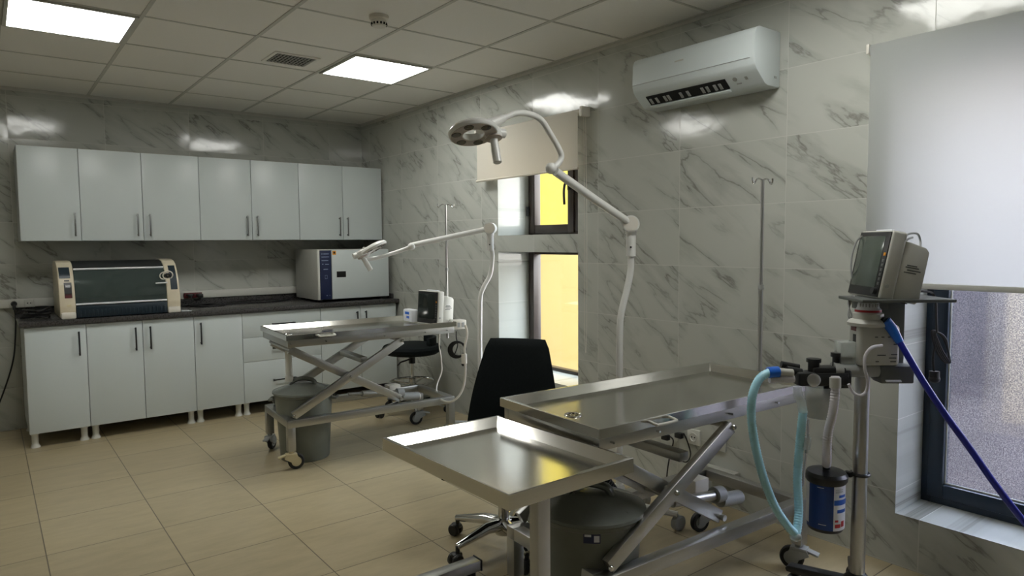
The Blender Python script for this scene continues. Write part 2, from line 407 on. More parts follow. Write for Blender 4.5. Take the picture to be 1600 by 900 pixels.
# ceiling grid bars and the angle trim along the walls
gx = [1.308 + .594*i for i in range(-4, 3)]
gy = [4.074 + .6035*i for i in range(-9, 4)]
gb = MB()
for x in gx: gb.span(x-.010, x+.010, YF, YB, ZC-.004, ZC+.01)
for y in gy: gb.span(XL, XW, y-.007, y+.007, ZC-.0035, ZC+.01)
struct('trim_1', gb, M_tbar)
ta = MB()
ta.span(XW-.022, XW, YF, YB, ZC-.005, ZC+.005); ta.span(XW-.004, XW, YF, YB, ZC-.024, ZC)
ta.span(XL, XW, YB-.022, YB, ZC-.005, ZC+.005); ta.span(XL, XW, YB-.004, YB, ZC-.024, ZC)
struct('trim_2', ta, M_tbar)

# ---- window 1 (two openings one above the other)
def frame_bars(mb, x0, x1, y0, y1, z0, z1, w):
    mb.span(x0, x1, y0, y0+w, z0, z1, .004); mb.span(x0, x1, y1-w, y1, z0, z1, .004)
    mb.span(x0, x1, y0+w, y1-w, z0, z0+w, .004); mb.span(x0, x1, y0+w, y1-w, z1-w, z1, .004)
w1 = MB(); frame_bars(w1, 3.375, 3.435, W1A, W1B, 1.469, 2.14, .045)
frame_bars(w1, 3.360, 3.42, 3.620, W1B-.03, 1.485, 2.12, .062)
w1.span(3.37, 3.43, 3.545, 3.625, 1.5, 2.12, .004)
win1 = struct('window_1', w1, M_frame1)
MB().span(3.396, 3.402, 3.68, 4.06, 1.545, 2.06).build('pane', M_yel1, win1)
MB().span(3.396, 3.402, 3.31, 3.55, 1.51, 2.1).build('pane', M_yel1, win1)
hd = MB(); hy = at_x(888, 300, 3.35)
hd.tube(spline([(3.36, hy.y, hy.z+.05), (3.325, hy.y+.005, hy.z+.06), (3.318, hy.y+.012, hy.z), (3.322, hy.y+.012, hy.z-.09)]), .009, 10)
hd.span(3.352, 3.36, hy.y-.016, hy.y+.016, hy.z+.015, hy.z+.085, .003)
hd.build('window_handle', M_black, win1)
hg = MB()
for z in (1.62, 2.0): hg.cyl((3.352, W1B-.022, z), (3.352, W1B-.022, z+.07), .012)
hg.build('hinge', M_black, win1)
w1b = MB(); frame_bars(w1b, 3.375, 3.435, W1A, W1B, .445, 1.347, .024)
w1b.span(3.36, 3.435, W1B-.075, W1B-.024, .46, 1.34, .004); w1b.span(3.36, 3.435, W1A+.024, W1A+.075, .46, 1.34, .004)
win1b = struct('window_2', w1b, M_frame1)
MB().span(3.396, 3.402, W1A+.07, W1B-.07, .465, 1.33).build('pane', M_yel2, win1b)
# ---- window with frosted glass at the right
w2 = MB(); frame_bars(w2, 3.335, 3.40, W2A, W2B, .230, 2.16, .04)
frame_bars(w2, 3.325, 3.385, W2A+.03, W2B-.03, .262, 2.13, .062)
win2 = struct('window_3', w2, M_frame2)
MB().span(3.352, 3.355, W2A+.085, W2B-.085, .32, 2.07).build('pane', M_frost, win2)
bd = MB(); frame_bars(bd, 3.345, 3.352, W2A+.088, W2B-.088, .322, 2.068, .010)
bd.build('glazing_bead', M_lgrey, win2)

# ------------------------------------------------------------------ ceiling things
def ceiling_light(label, x0, y0):
    x1, y1 = x0+.594, y0+.6035
    t = thing('ceiling_light', label, 'light', ((x0+x1)/2, (y0+y1)/2, ZC-.012), 0, 'square ceiling light panels')
    f = MB(); a = .013; q = .018
    f.span(x0+a, x1-a, y0+a, y0+a+q, ZC-.012, ZC); f.span(x0+a, x1-a, y1-a-q, y1-a, ZC-.012, ZC)
    f.span(x0+a, x0+a+q, y0+a+q, y1-a-q, ZC-.012, ZC); f.span(x1-a-q, x1-a, y0+a+q, y1-a-q, ZC-.012, ZC)
    f.build('frame', M_lgrey, t, True)
    MB().span(x0+a+q, x1-a-q, y0+a+q, y1-a-q, ZC-.010, ZC-.004).build('diffuser', M_panel, t, True)
ceiling_light('lit square light panel in the ceiling nearest the top left corner', gx[2], 4.074)
ceiling_light('lit square light panel in the ceiling beside the vent grille', gx[5], 4.074)
ceiling_light('lit square light panel in the ceiling between air conditioner and viewer', gx[5], 4.074-5*.6035)

vt = thing('ceiling_vent', 'square slatted grey vent grille set in a ceiling tile', 'vent', (1.637, 4.455, ZC))
v = MB(); frame_bars_xy = None
x0, x1, y0, y1 = 1.49, 1.785, 4.315, 4.59
for a in ((x0, x1, y0, y0+.022), (x0, x1, y1-.022, y1), (x0, x0+.022, y0+.022, y1-.022), (x1-.022, x1, y0+.022, y1-.022)):
    v.span(a[0], a[1], a[2], a[3], ZC-.008, ZC, .002)
v.build('frame', M_ceil, vt, True)
MB().span(x0+.02, x1-.02, y0+.02, y1-.02, ZC-.002, ZC+.001).build('backing', M_hole, vt, True)
v = MB()
for i in range(11):
    x = x0+.034 + i*(x1-x0-.068)/10
    v.box((x, (y0+y1)/2, ZC-.006), (.0075, y1-y0-.05, .003), rot=Matrix.Rotation(R(15), 4, 'Y'))
for i in range(5):
    y = y0+.05 + i*(y1-y0-.1)/4
    v.box(((x0+x1)/2, y, ZC-.0035), (x1-x0-.05, .005, .003))
v.build('slats', M_vent, vt, True)

sd = thing('smoke_detector', 'round white smoke detector on the ceiling', 'smoke detector', (1.71, 3.345, ZC))
MB().lathe([(0, 0), (.052, 0), (.052, -.016), (.046, -.022), (.040, -.024), (0, -.024)], 32).build('base', M_plast, sd)
MB().lathe([(0, -.02), (.040, -.024), (.041, -.045), (.034, -.056), (0, -.058)], 32).build('head', M_plast, sd)
s = MB()
for i in range(14):
    a = 2*PI*i/14
    s.box((.0400*math.cos(a), .0400*math.sin(a), -.044), (.006, .009, .011), rot=a)
s.build('sensor_slot', M_hole, sd)

# ------------------------------------------------------------------ cabinets
def bar_handle(mb, x, z0, z1, y):
    mb.box((x, y-.026, (z0+z1)/2), (.011, .009, z1-z0), bev=.002)
    mb.box((x, y-.012, z0+.012), (.009, .026, .010)); mb.box((x, y-.012, z1-.012), (.009, .026, .010))
def door_panel(x0, x1, z0, z1, y, parent, hx=None, hz=None, hm=None, name='door'):
    d = MB().span(x0+.0018, x1-.0018, y, y+.018, z0+.0015, z1-.0015, .0015).build(name, M_white, parent, True)
    if hx is not None:
        h = MB(); bar_handle(h, hx, hz[0], hz[1], y); h.build('handle', hm, d, True)
    return d
def wall_cabinet(label, x0, x1, doors):
    z0, z1, yf = 1.453, 2.137, 6.02
    t = thing('wall_cabinet', label, 'cabinet', ((x0+x1)/2, 6.24, z0), 0, 'white wall cabinets')
    b = MB(); th = .016; yb = YB-.004; yc = yf+.020
    b.span(x0+.0006, x0+th, yc, yb, z0, z1); b.span(x1-th, x1-.0006, yc, yb, z0, z1)
    b.span(x0+th, x1-th, yc, yb, z0, z0+th); b.span(x0+th, x1-th, yc, yb, z1-th, z1); b.span(x0+th, x1-th, yb-.006, yb, z0+th, z1-th)
    b.build('body', M_edge, t, True)
    for a, c, hx in doors: door_panel(a, c, z0, z1, yf, t, hx, (1.487, 1.662), M_handle_s)
    return t
wall_cabinet('leftmost white wall cabinet with one door, above the incubator\'s left end', .210, .583, [(.210, .583, .545)])
wall_cabinet('white two-door wall cabinet second from the left, above the incubator', .583, 1.418, [(.583, 1.0, .958), (1.0, 1.418, 1.045)])
wall_cabinet('white two-door wall cabinet second from the right, left of the one over the sterilizer', 1.418, 2.250, [(1.418, 1.835, 1.793), (1.835, 2.250, 1.878)])
wall_cabinet('white two-door wall cabinet above the sterilizer against the right wall', 2.250, 3.066, [(2.250, 2.666, 2.628), (2.666, 3.066, 2.706)])

def foot_mb(x, y):
    return MB().lathe([(0, 0), (.030, 0), (.030, .006), (.024, .018), (.021, .028), (.021, .085), (.027, .095), (.027, .105), (0, .105)], 20, Matrix.Translation((x, y, 0)))
def base_cabinet(label, x0, x1, doors=(), drawers=(), feet=()):
    z0, z1, yf = .105, .859, 5.74
    t = thing('base_cabinet', label, 'cabinet', ((x0+x1)/2, 6.1, 0), 0, 'white base cabinets under the worktop')
    b = MB(); th = .016; yb = YB-.02; yc = yf+.020
    b.span(x0+.0006, x0+th, yc, yb, z0, z1); b.span(x1-th, x1-.0006, yc, yb, z0, z1)
    b.span(x0+th, x1-th, yc, yb, z0, z0+th); b.span(x0+th, x1-th, yc, yb, z1-th, z1); b.span(x0+th, x1-th, yb-.006, yb, z0+th, z1-th)
    b.build('body', M_edge, t, True)
    for a, c, hx in doors: door_panel(a, c, z0, z1-.006, yf, t, hx, (.632, .806), M_handle_d)
    for a, c in drawers:
        d = door_panel(x0, x1, a, c, yf, t, name='drawer')
        h = MB(); zc = (a+c)/2; xm = (x0+x1)/2
        h.box((xm, yf-.026, zc), (.20, .009, .011), bev=.002); h.box((xm-.088, yf-.012, zc), (.010, .026, .009)); h.box((xm+.088, yf-.012, zc), (.010, .026, .009))
        h.build('handle', M_handle_d, d, True)
    for x in feet:
        for y in (5.80, 6.36): foot_mb(x, y).build('foot', M_duct, t, True)
base_cabinet('leftmost white base cabinet with one door, under the incubator\'s left end', .190, .555, [(.190, .555, .508)], feet=(.222, .518))
base_cabinet('white two-door base cabinet under the right part of the incubator', .555, 1.276, [(.555, .916, .867), (.916, 1.276, .965)], feet=(.590, 1.243))
base_cabinet('narrow white base cabinet with one door, left of the drawers', 1.276, 1.642, [(1.276, 1.642, 1.322)], feet=(1.311, 1.607))
base_cabinet('white base cabinet with three stacked drawers behind the far table', 1.642, 2.310, drawers=[(.105, .446), (.446, .647), (.647, .853)], feet=(1.672, 2.275))
base_cabinet('white two-door base cabinet at the right end, under the sterilizer', 2.310, 3.050, [(2.310, 2.690, 2.650), (2.690, 3.050, 2.735)], feet=(2.345, 3.015))

wt = thing('worktop', 'long dark stone worktop running over all the base cabinets', 'worktop', (1.62, 6.08, .859))
MB().span(.165, 3.072, 5.712, YB-.003, .8595, .895, .003).build('slab', M_top, wt, True)
MB().span(.165, 3.072, YB-.022, YB-.003, .8955, .946, .002).span(3.056, 3.074, 5.83, YB-.022, .8955, .938, .002).build('upstand', M_top, wt, True)

ct = thing('cable_duct', 'long white cable trunking along the back wall above the worktop', 'cable duct', (1.0, YB, .946))
MB().span(XL, 3.07, YB-.045, YB-.002, .9475, 1.012, .004).build('channel', M_duct, ct, True)
MB().span(XL, 3.07, YB-.048, YB-.0445, .953, 1.006, .002).build('cover', M_duct, ct, True)

def socket_plate(label, c, axis, w=.082, m=M_duct, group=None, n=1, plug=False):
    """axis 'Y': on the back wall facing -y; 'X': on the right wall facing -x"""
    rz = 0 if axis == 'Y' else -PI/2
    t = thing('power_socket', label, 'socket', c, rz, group)
    MB().box((0, -.006, 0), (w, .012, w if n == 1 else .06), bev=.003).build('plate', m, t)
    MB().lathe([(.026, 0), (.026, .004), (.021, .004), (.019, .001), (0, .001)], 24, Matrix.Translation((0, -.0122, 0)) @ Matrix.Rotation(R(90), 4, 'X')).build('recess', m, t)
    h = MB()
    for dx in (-.0095, .0095): h.cyl((dx, -.0145, 0), (dx, -.012, 0), .0042, 10)
    h.build('pin_hole', M_hole, t)
    return t
g1 = 'white sockets in the cable trunking left of the incubator'
socket_plate('white socket in the trunking with the black plug in it', (.160, YB-.049, .980), 'Y', .06, group=None)
socket_plate('empty white socket in the trunking, between black plug and incubator', (.255, YB-.049, .980), 'Y', .06)
pc = thing('power_lead', 'black plug and cord hanging down at the left end of the worktop', 'power cord', (.16, YB-.07, .95))
MB().cyl((.16, YB-.064, .98), (.16, YB-.098, .98), .021, 16, .017).box((.16, YB-.09, .955), (.022, .022, .04), bev=.006).build('plug', M_black, pc, True)
P = [(.16, YB-.085, .95), (.165, YB-.09, .85)] + [tuple(at_y(u, v, YB-.09)) for u, v in ((23, 545), (19, 570), (10, 600), (-2, 632))] + [(.0, YB-.1, .15), (-.1, YB-.1, .01)]
MB().tube(spline(P), .0055, 8).build('cord', M_rub, pc, True)

rs = thing('power_socket', 'dark red socket block in the trunking right of the incubator', 'socket', (1.43, YB-.049, .98))
MB().span(1.352, 1.50, YB-.060, YB-.049, .955, 1.000, .002).build('plate', M_dkred, rs, True)
h = MB()
for x in (1.375, 1.40, 1.43, 1.455): h.cyl((x, YB-.0615, .98), (x, YB-.0595, .98), .008, 10)
h.build('pin_hole', M_hole, rs, True)
pl = thing('power_lead', 'black plug and cord running from the red socket along the worktop to the sterilizer', 'power cord', (1.48, YB-.08, .9))
MB().box((1.478, YB-.085, .972), (.045, .045, .036), bev=.008).build('plug', M_black, pl, True)
P = [(1.48, YB-.10, .965), (1.475, YB-.13, .93), (1.47, 6.30, .902), (1.58, 6.18, .902), (1.75, 6.22, .902), (1.93, 6.15, .902), (2.1, 6.2, .902), (2.22, 6.28, .904), (2.30, 6.36, .930)]
MB().tube(spline(P), .0065, 8).build('cord', M_rub, pl, True)
pl = thing('power_lead', 'short black cord looping beside the right end of the incubator', 'power cord', (1.4, 6.2, .9))
P = [(1.40, YB-.09, .97), (1.40, YB-.14, .93), (1.36, 6.25, .905), (1.42, 6.1, .903), (1.55, 6.06, .903), (1.62, 6.15, .903), (1.52, 6.22, .91), (1.42, 6.26, .905), (1.30, 6.28, .903), (1.22, 6.25, .93)]
MB().tube(spline(P), .0065, 8).build('cord', M_rub, pl, True)
MB().box((1.40, YB-.078, .975), (.035, .032, .03), bev=.006).build('plug', M_black, pl, True)
cc = MB(); P = []
for i in range(44):
    a = i*.62; P.append((.275+.075*math.cos(a)*(1+.25*math.sin(i*1.7)), 5.93+.11*math.sin(a)*(1+.2*math.cos(i*2.3)), .904+.0016*i+.004*math.sin(i*1.1)))
tag(cc.tube(spline(P, 4), .0075, 8).build('cable_bundle', M_rub), 'tangled black cable bundle on the worktop left of the incubator', 'cable')

# ------------------------------------------------------------------ incubator
ic = thing('incubator', 'cream and dark glass animal incubator on the left of the worktop', 'incubator', (.80, 5.95, .895))
def ic_prof(o=0.0):
    return [(5.745-o, .905), (5.74-o, .985), (5.752-o, 1.06), (5.775-o, 1.14), (5.81-o*.8, 1.21), (5.86, 1.262+o), (5.92, 1.29+o), (6.0, 1.30+o), (6.16, 1.30+o), (6.22+o, 1.28), (6.235+o, 1.2), (6.235+o, .905)]
for a, b, nm in ((.403, .500, 'end_cap'), (1.095, 1.187, 'end_cap')):
    e = MB().prism([(y, z) for y, z in ic_prof(.006)], a, b, 'X', .008).build(nm, M_cream, ic, True)
for a, b in ((.408, .500), (1.095, 1.184)): MB().span(a, b, 5.722, 6.2, .8955, .945, .012).build('foot_block', M_plast, ic, True)
MB().prism([(y+.02 if y < 5.9 else y, z-.02) for y, z in ic_prof()][2:], .505, 1.09, 'X').build('chamber', M_inner, ic, True)
gl = MB(); pr = [(5.752, 1.0), (5.752, 1.06), (5.775, 1.14), (5.81, 1.21), (5.85, 1.25)]
gl.prism(pr + [(y+.006, z-.004) for y, z in pr[::-1]], .502, 1.093, 'X').build('window_pane', M_glassc, ic, True)
MB().tube([(.502, 5.748, .997), (1.093, 5.748, .997)], .0075, 10).tube([(.502, 5.838, 1.246), (1.093, 5.838, 1.246)], .0075, 10).build('rail', M_paper, ic, True)
MB().prism([(5.852, 1.258), (5.92, 1.292), (6.0, 1.304), (6.0, 1.25), (5.86, 1.24)], .502, 1.093, 'X').build('top_strip', M_black, ic, True)
d = MB().span(.502, 1.093, 5.735, 5.80, .900, .985, .006).build('drawer', M_teal, ic, True)
rb = MB()
for i in range(22): rb.span(.52+i*.026, .531+i*.026, 5.7315, 5.736, .905, .955, .001)
rb.build('grip_ribs', M_teal, d, True)
def cap_panel(x0, x1, z0, z1, m, nm, par):
    ys = [p for p in ic_prof(.006)]
    def yat(z):
        for (ya, za), (yb, zb) in zip(ys, ys[1:]):
            if za <= z <= zb: return ya+(yb-ya)*(z-za)/(zb-za)
        return ys[0][0]
    k = 6; zz = [z0+(z1-z0)*i/k for i in range(k+1)]
    poly = [(yat(z)-.0030, z) for z in zz] + [(yat(z)+.004, z) for z in zz[::-1]]
    return MB().prism(poly, x0, x1, 'X').build(nm, m, par, True)
cap_panel(.412, .478, 1.185, 1.262, M_teal, 'control_panel', ic)
dp = cap_panel(.436, .482, 1.045, 1.155, M_black, 'display', ic)
lab(cap_panel(.4385, .4795, 1.047, 1.078, M_dkred, 'display_label', ic), 'red strip below the display')
lab(cap_panel(.444, .474, 1.118, 1.138, M_paper, 'display_label', ic), 'white digits strip of the display')
cap_panel(.440, .47, 1.163, 1.173, M_black, 'brand_strip', ic)
lab(cap_panel(.444, .472, .985, 1.0, M_beige, 'sticker', ic), 'small beige sticker on the left end cap')
cap_panel(1.125, 1.172, 1.075, 1.258, M_teal, 'control_panel', ic)
k = MB()
for i in range(5): k.span(1.130, 1.167, 5.768, 5.772, 1.105+i*.008, 1.108+i*.008)
pt = MB(); Mr = Matrix.Rotation(R(90+22), 4, 'X')
pt.torus((1.11, 5.770, 1.185), .034, .0045, Mr).torus((1.085, 5.774, 1.182), .03, .004, Mr).build('port_ring', M_plast, ic, True)
pt = MB().tube([(1.02, 5.748, 1.128), (1.10, 5.748, 1.130)], .005, 8).build('latch_bar', M_paper, ic, True)
MB().torus((1.11, 5.772, 1.185), .012, .009, Mr).build('port_cap', M_black, ic, True)
sy = MB().tube([(1.20, 5.78, .9015), (1.245, 5.745, .9015)], .006, 8).tube([(1.245, 5.745, .9015), (1.262, 5.732, .9015)], .003, 6)
tag(sy.build('syringe', M_paper), 'small white syringe lying on the worktop beside the incubator', 'syringe')

# ------------------------------------------------------------------ sterilizer
st = thing('sterilizer', 'white box sterilizer with navy control strip on the right of the worktop', 'sterilizer', (2.67, 6.05, .895))
MB().span(2.325, 3.02, 5.835, 6.36, .915, 1.366, .006).build('body', M_lgrey, st, True)
f = MB()
for x in (2.37, 2.97):
    for y in (5.88, 6.3): f.cyl((x, y, .8955), (x, y, .916), .02, 14)
f.build('foot', M_rub, st, True)
MB().span(2.326, 2.347, 5.818, 5.836, .918, 1.364, .003).build('edge_trim', M_duct, st, True)
cp = MB().span(2.348, 2.452, 5.814, 5.836, .920, 1.358, .003).build('control_strip', M_navy, st, True)
w = MB()
for x0, x1, z in ((2.362, 2.372, 1.327), (2.38, 2.43, 1.327), (2.362, 2.432, 1.300), (2.362, 2.425, 1.268), (2.366, 2.378, 1.236), (2.395, 2.43, 1.234), (2.378, 2.42, 1.19), (2.40, 2.412, .955), (2.428, 2.434, .955)):
    w.span(x0, x1, 5.8130, 5.8145, z-.004, z+.004)
w.span(2.39, 2.412, 5.8130, 5.8145, 1.105, 1.108).span(2.39, 2.412, 5.8130, 5.8145, 1.135, 1.138).span(2.39, 2.392, 5.813, 5.8145, 1.108, 1.135).span(2.41, 2.412, 5.813, 5.8145, 1.108, 1.135)
w.build('printed_marks', mat('faint_blue_print', (.22, .27, .4), .5), cp, True)
dr = MB().span(2.456, 3.02, 5.812, 5.836, .920, 1.362, .004).build('door', M_white, st, True)
MB().span(2.500, 2.588, 5.8105, 5.8135, 1.115, 1.168, .001).build('display', M_hole, dr, True)
MB().span(2.464, 2.497, 5.8105, 5.8135, 1.318, 1.354).build('warning_sticker', M_orange, dr, True)
MB().lathe([(0, 0), (.009, 0), (.009, .001), (0, .001)], 16, Matrix.Translation((2.481, 5.8104, 1.337)) @ Matrix.Rotation(R(90), 4, 'X')).build('warning_symbol', M_black, dr, True)

# ------------------------------------------------------------------ air conditioner
ac = thing('air_conditioner', 'white split air conditioner mounted high on the right wall', 'air conditioner', (XW, 2.23, 2.14))
prof = [(XW-.002, 2.150), (XW-.002, 2.415), (XW-.175, 2.415), (XW-.205, 2.402), (XW-.218, 2.375), (XW-.221, 2.262), (XW-.212, 2.232), (XW-.195, 2.212), (XW-.128, 2.157), (XW-.105, 2.150)]
MB().prism(prof, 1.852, 2.605, 'Y', .007).build('casing', M_white, ac, True)
MB().span(XW-.2228, XW-.2195, 1.875, 2.60, 2.2655, 2.268).build('seam', M_greyp, ac, True)
sl = Vector((.067, 0, -.055)).normalized(); nr = Vector((-sl.z*-1, 0, 0))
an = math.atan2(.055, .067)
Rs = Matrix.Rotation(an, 4, 'Y')
c0 = Vector((XW-.1615, 0, 2.1845)); nrm = Vector((-math.sin(an), 0, -math.cos(an)))
MB().box(c0+Vector((0, 2.285, 0))+nrm*.002, (.060, .50, .006), rot=Rs).build('air_outlet', M_hole, ac, True)
v = MB()
for y in (2.515, 2.475, 2.42, 2.395, 2.315, 2.27, 2.18, 2.15, 2.105, 2.075):
    v.box(c0+Vector((.004, y, -.003))+nrm*.006, (.036, .016, .004), rot=Rs, bev=.001)
v.build('vane', M_greyp, ac, True)
MB().box(c0+Vector((.030, 2.285, -.0245))+nrm*.012, (.016, .51, .006), rot=Rs, bev=.002).build('flap', M_white, ac, True)
m_ = MB().lathe([(0, 0), (.012, 0), (.012, .002), (0, .002)], 20, Matrix.Translation(c0+Vector((-.012, 1.985, .010))+nrm*.004) @ Matrix.Rotation(an, 4, 'Y'))
m_.box(c0+Vector((-.008, 1.925, .007))+nrm*.003, (.018, .014, .003), rot=Rs); m_.box(c0+Vector((.010, 1.975, -.008))+nrm*.003, (.006, .026, .003), rot=Rs)
m_.build('indicator', M_greyp, ac, True)
MB().box((XW-.2217, 2.285, 2.338), (.0012, .055, .007)).build('brand_strip', M_lgrey, ac, True)
MB().span(XW-.055, XW-.035, 1.8500, 1.853, 2.19, 2.2).build('side_clip', M_greyp, ac, True)

# ------------------------------------------------------------------ roller blinds
b1 = thing('roller_blind', 'cream roller blind pulled part way down over the yellow window', 'blind', (3.02, 3.75, 2.25))
MB().cyl((3.025, 3.175, 2.235), (3.025, 4.325, 2.235), .020, 20).build('tube', M_blind1, b1, True)
for a in (3.155, 4.320): MB().span(3.002, XW-.001, a, a+.025, 2.205, 2.268, .004).build('bracket', M_plast, b1, True)
MB().span(3.004, 3.0055, 3.196, 4.312, 1.885, 2.235).build('fabric', M_blind1, b1, True)
MB().cyl((3.005, 3.192, 1.884), (3.005, 4.318, 1.884), .008, 12).build('bottom_bar', M_blind1, b1, True)
b2 = thing('roller_blind', 'large white backlit roller blind over the frosted window', 'blind', (3.02, .7, 2.24))
MB().cyl((3.035, .02, 2.222), (3.035, 1.405, 2.222), .022, 20).build('tube', M_blind2, b2, True)
for a in (1.405, .008): MB().span(3.01, XW-.001, a, a+.012, 2.205, 2.245, .002).build('bracket', M_plast, b2, True)
MB().span(3.012, 3.0135, .03, 1.398, 1.235, 2.240).build('fabric', M_blind2, b2, True)
MB().span(3.006, 3.020, .03, 1.398, 1.215, 1.238, .004).build('bottom_bar', M_lgrey, b2, True)
P = [(3.03, 3.168, 2.23), (3.035, 3.165, 1.6), (3.036, 3.166, .9), (3.045, 3.166, .70), (3.055, 3.166, .9), (3.055, 3.165, 1.6), (3.045, 3.168, 2.23)]
MB().tube(spline(P, 8), .0016, 6).build('bead_chain', M_plast, b1, True)

# ------------------------------------------------------------------ operating tables
def caster(parent, x, y, ztop, ang, house, big=True, pedal=True, r=.05):
    c = MB()
    M = Matrix.Translation((x, y, 0)) @ Matrix.Rotation(ang, 4, 'Z')
    c.cyl((0, 0, r*1.75), (0, 0, ztop), .016, 14)
    c.prism([(-.035, r*2.0), (.03, r*2.0), (.045, r*1.35), (.05, r*.85), (.022, r*.7), (-.02, r*1.2), (-.045, r*1.5)], -.024, -.017, 'Y').prism([(-.035, r*2.0), (.03, r*2.0), (.045, r*1.35), (.05, r*.85), (.022, r*.7), (-.02, r*1.2), (-.045, r*1.5)], .017, .024, 'Y')
    c.box((-.002, 0, r*1.95), (.068, .05, .014), bev=.003)
    if pedal: c.box((-.052, 0, r*1.82), (.06, .036, .010), rot=Matrix.Rotation(R(-14), 4, 'Y'), bev=.003)
    o = c.xf(M).build('caster', house, parent)
    w = MB(); Mw = M @ Matrix.Translation((.028, 0, r)) @ Matrix.Rotation(R(90), 4, 'X')
    w.lathe([(r*.62, -.014), (r*.9, -.014), (r, -.008), (r, .008), (r*.9, .014), (r*.62, .014)], 28, Mw)
    w.build('tyre', M_rub, o)
    w = MB().lathe([(0, -.010), (r*.2, -.013), (r*.62, -.0135), (r*.64, 0), (r*.62, .0135), (r*.2, .013), (0, .010)], 24, Mw)
    w.build('wheel_hub', house, o)
    return o

def table(label, loc, rz, ztop, house, drain_pipe, Lx, Wy, xr, off=(0, 0)):
    t = thing('operating_table', label, 'table', loc, rz)
    zr = .315; hx, hy = .595, .25; q = .048
    # base frame: rails and posts
    b = MB()
    for s in (-1, 1): b.span(-hx, hx, s*hy-q/2, s*hy+q/2, zr-q, zr, .003)
    for s in (-1, 1): b.span(s*hx-(q if s > 0 else 0), s*hx+(q if s < 0 else 0), -hy+q/2, hy-q/2, zr-q, zr, .003)
    b.build('base_frame', M_steel2, t)
    for sx in (-1, 1):
        for sy in (-1, 1):
            xx = sx*(hx-q/2); yy = sy*hy
            p = MB().span(xx-q/2, xx+q/2, yy-q/2, yy+q/2, .118, zr-q+.001, .002).build('leg', M_steel2, t)
            caster(t, xx, yy, .125, (.4 if sx < 0 else 2.4)+sy*.5, house if sy < 0 else M_greyp, r=.05)
    # upper frame box with groove, tray top with raised rim
    zf = ztop-.028
    u = MB(); fh = .052
    for s in (-1, 1): u.span(-Lx+.012, Lx-.012, s*(Wy-.012)-.015*(s > 0)*2, s*(Wy-.012)+.015*(s < 0)*2, zf-fh, zf-.004, .002)
    for s in (-1, 1): u.span(s*(Lx-.012)-.03*(s > 0), s*(Lx-.012)+.03*(s < 0), -Wy+.042, Wy-.042, zf-fh, zf-.004, .002)
    u.build('top_frame', M_steel2, t)
    g = MB()
    for s in (-1, 1): g.span(-Lx+.02, Lx-.02, s*(Wy-.018)-.001, s*(Wy-.018)+.001, zf-.006, zf+.002)
    tp = MB(); w = .045; d = .032          # tray: flat pan, sloped inner lip, outer skirt
    V = lambda x, y, z: (x, y, z)
    bm = bmesh.new()
    def ring(ix, iy, z): return [bm.verts.new((a*ix, b_*iy, z)) for a, b_ in ((-1, -1), (1, -1), (1, 1), (-1, 1))]
    rs_ = [ring(Lx, Wy, zf-.004), ring(Lx, Wy, ztop-.002), ring(Lx-.002, Wy-.002, ztop), ring(Lx-.012, Wy-.012, ztop), ring(Lx-.044, Wy-.044, ztop-d), ]
    for a, c in zip(rs_, rs_[1:]):
        for i in range(4): bm.faces.new((a[i], a[(i+1) % 4], c[(i+1) % 4], c[i]))
    bm.faces.new(rs_[-1])
    lo = ring(Lx, Wy, zf-.006); bm.faces.new(lo[::-1])
    for i in range(4): bm.faces.new((lo[i], lo[(i+1) % 4], rs_[0][(i+1) % 4], rs_[0][i]))
    tp._merge(bm)
    top = tp.build('tray_top', M_steel, t, ang=.3)
    # drain
    dz = ztop-d
    MB().torus((-.50, 0, dz+.001), .030, .003).lathe([(.030, 0), (.030, .0015), (.012, .0012), (.012, 0)], 24, Matrix.Translation((-.50, 0, dz+.0002))).build('drain', M_chrome, t)
    dh = MB()
    for i in range(8):
        a = 2*PI*i/8; dh.cyl((-.50+.018*math.cos(a), .018*math.sin(a), dz+.0005), (-.50+.018*math.cos(a), .018*math.sin(a), dz+.0022), .004, 8)
    dh.build('drain_hole', M_hole, t)
    # scissor lift: two crossed pairs, pivots and cross tubes
    xl = -.55; zl, zh = zr+.004, zf-fh-.006
    for sy in (-1, 1):
        for up in (0, 1):
            yy = sy*(hy-.003) if up else sy*(hy-.052)
            a = Vector((xl, yy, zl+.02 if up else zh-.02)); c = Vector((xr, yy, zh-.02 if up else zl+.02))
            dd = c-a; ang = math.atan2(dd.z, dd.x)
            MB().box((a+c)/2, (dd.length, .030, .052), rot=Matrix.Rotation(-ang, 4, 'Y'), bev=.003).build('scissor_arm', M_steel2, t)
    zm = (zl+zh)/2; xm = (xl+xr)/2
    for x, z in ((xr, zl+.02), (xl, zh-.02), (xr, zh-.02), (xm, zm)): MB().cyl((x, -hy+.02, z), (x, hy-.02, z), .012, 14).build('cross_tube', M_steel2, t)
    for x, z in ((xm+.12, zm+.09),): MB().box((x, 0, z), (.05, 2*hy-.11, .035), bev=.003).build('cross_bar', M_steel2, t)
    for x, z in ((xm, zm), (xl, zl+.02), (xr, zh-.02)): MB().lathe([(0, .010), (.007, .010), (.011, .004), (.011, 0), (0, 0)], 12, Matrix.Translation((x, -hy-.0125, z)) @ Matrix.Rotation(R(90), 4, 'X')).build('pivot_bolt', M_chrome, t)
    # linear actuator lying low between the arms
    ax = MB(); p0 = Vector((-.02, -.06, .375)); p1 = Vector((.24, -.06, .345)); p2 = Vector((.40, -.06, .33))
    ac_ = ax.cyl(p0, p1, .021, 20).cyl(p0-Vector((.10, 0, -.012)), p0, .011, 12).build('actuator', M_alu, t)
    MB().cyl(p1, p1+Vector((.05, 0, -.004)), .034, 18).cyl(p1+Vector((.04, 0, -.03)), p1+Vector((.17, 0, -.045)), .030, 20).build('motor', M_greyp, ac_)
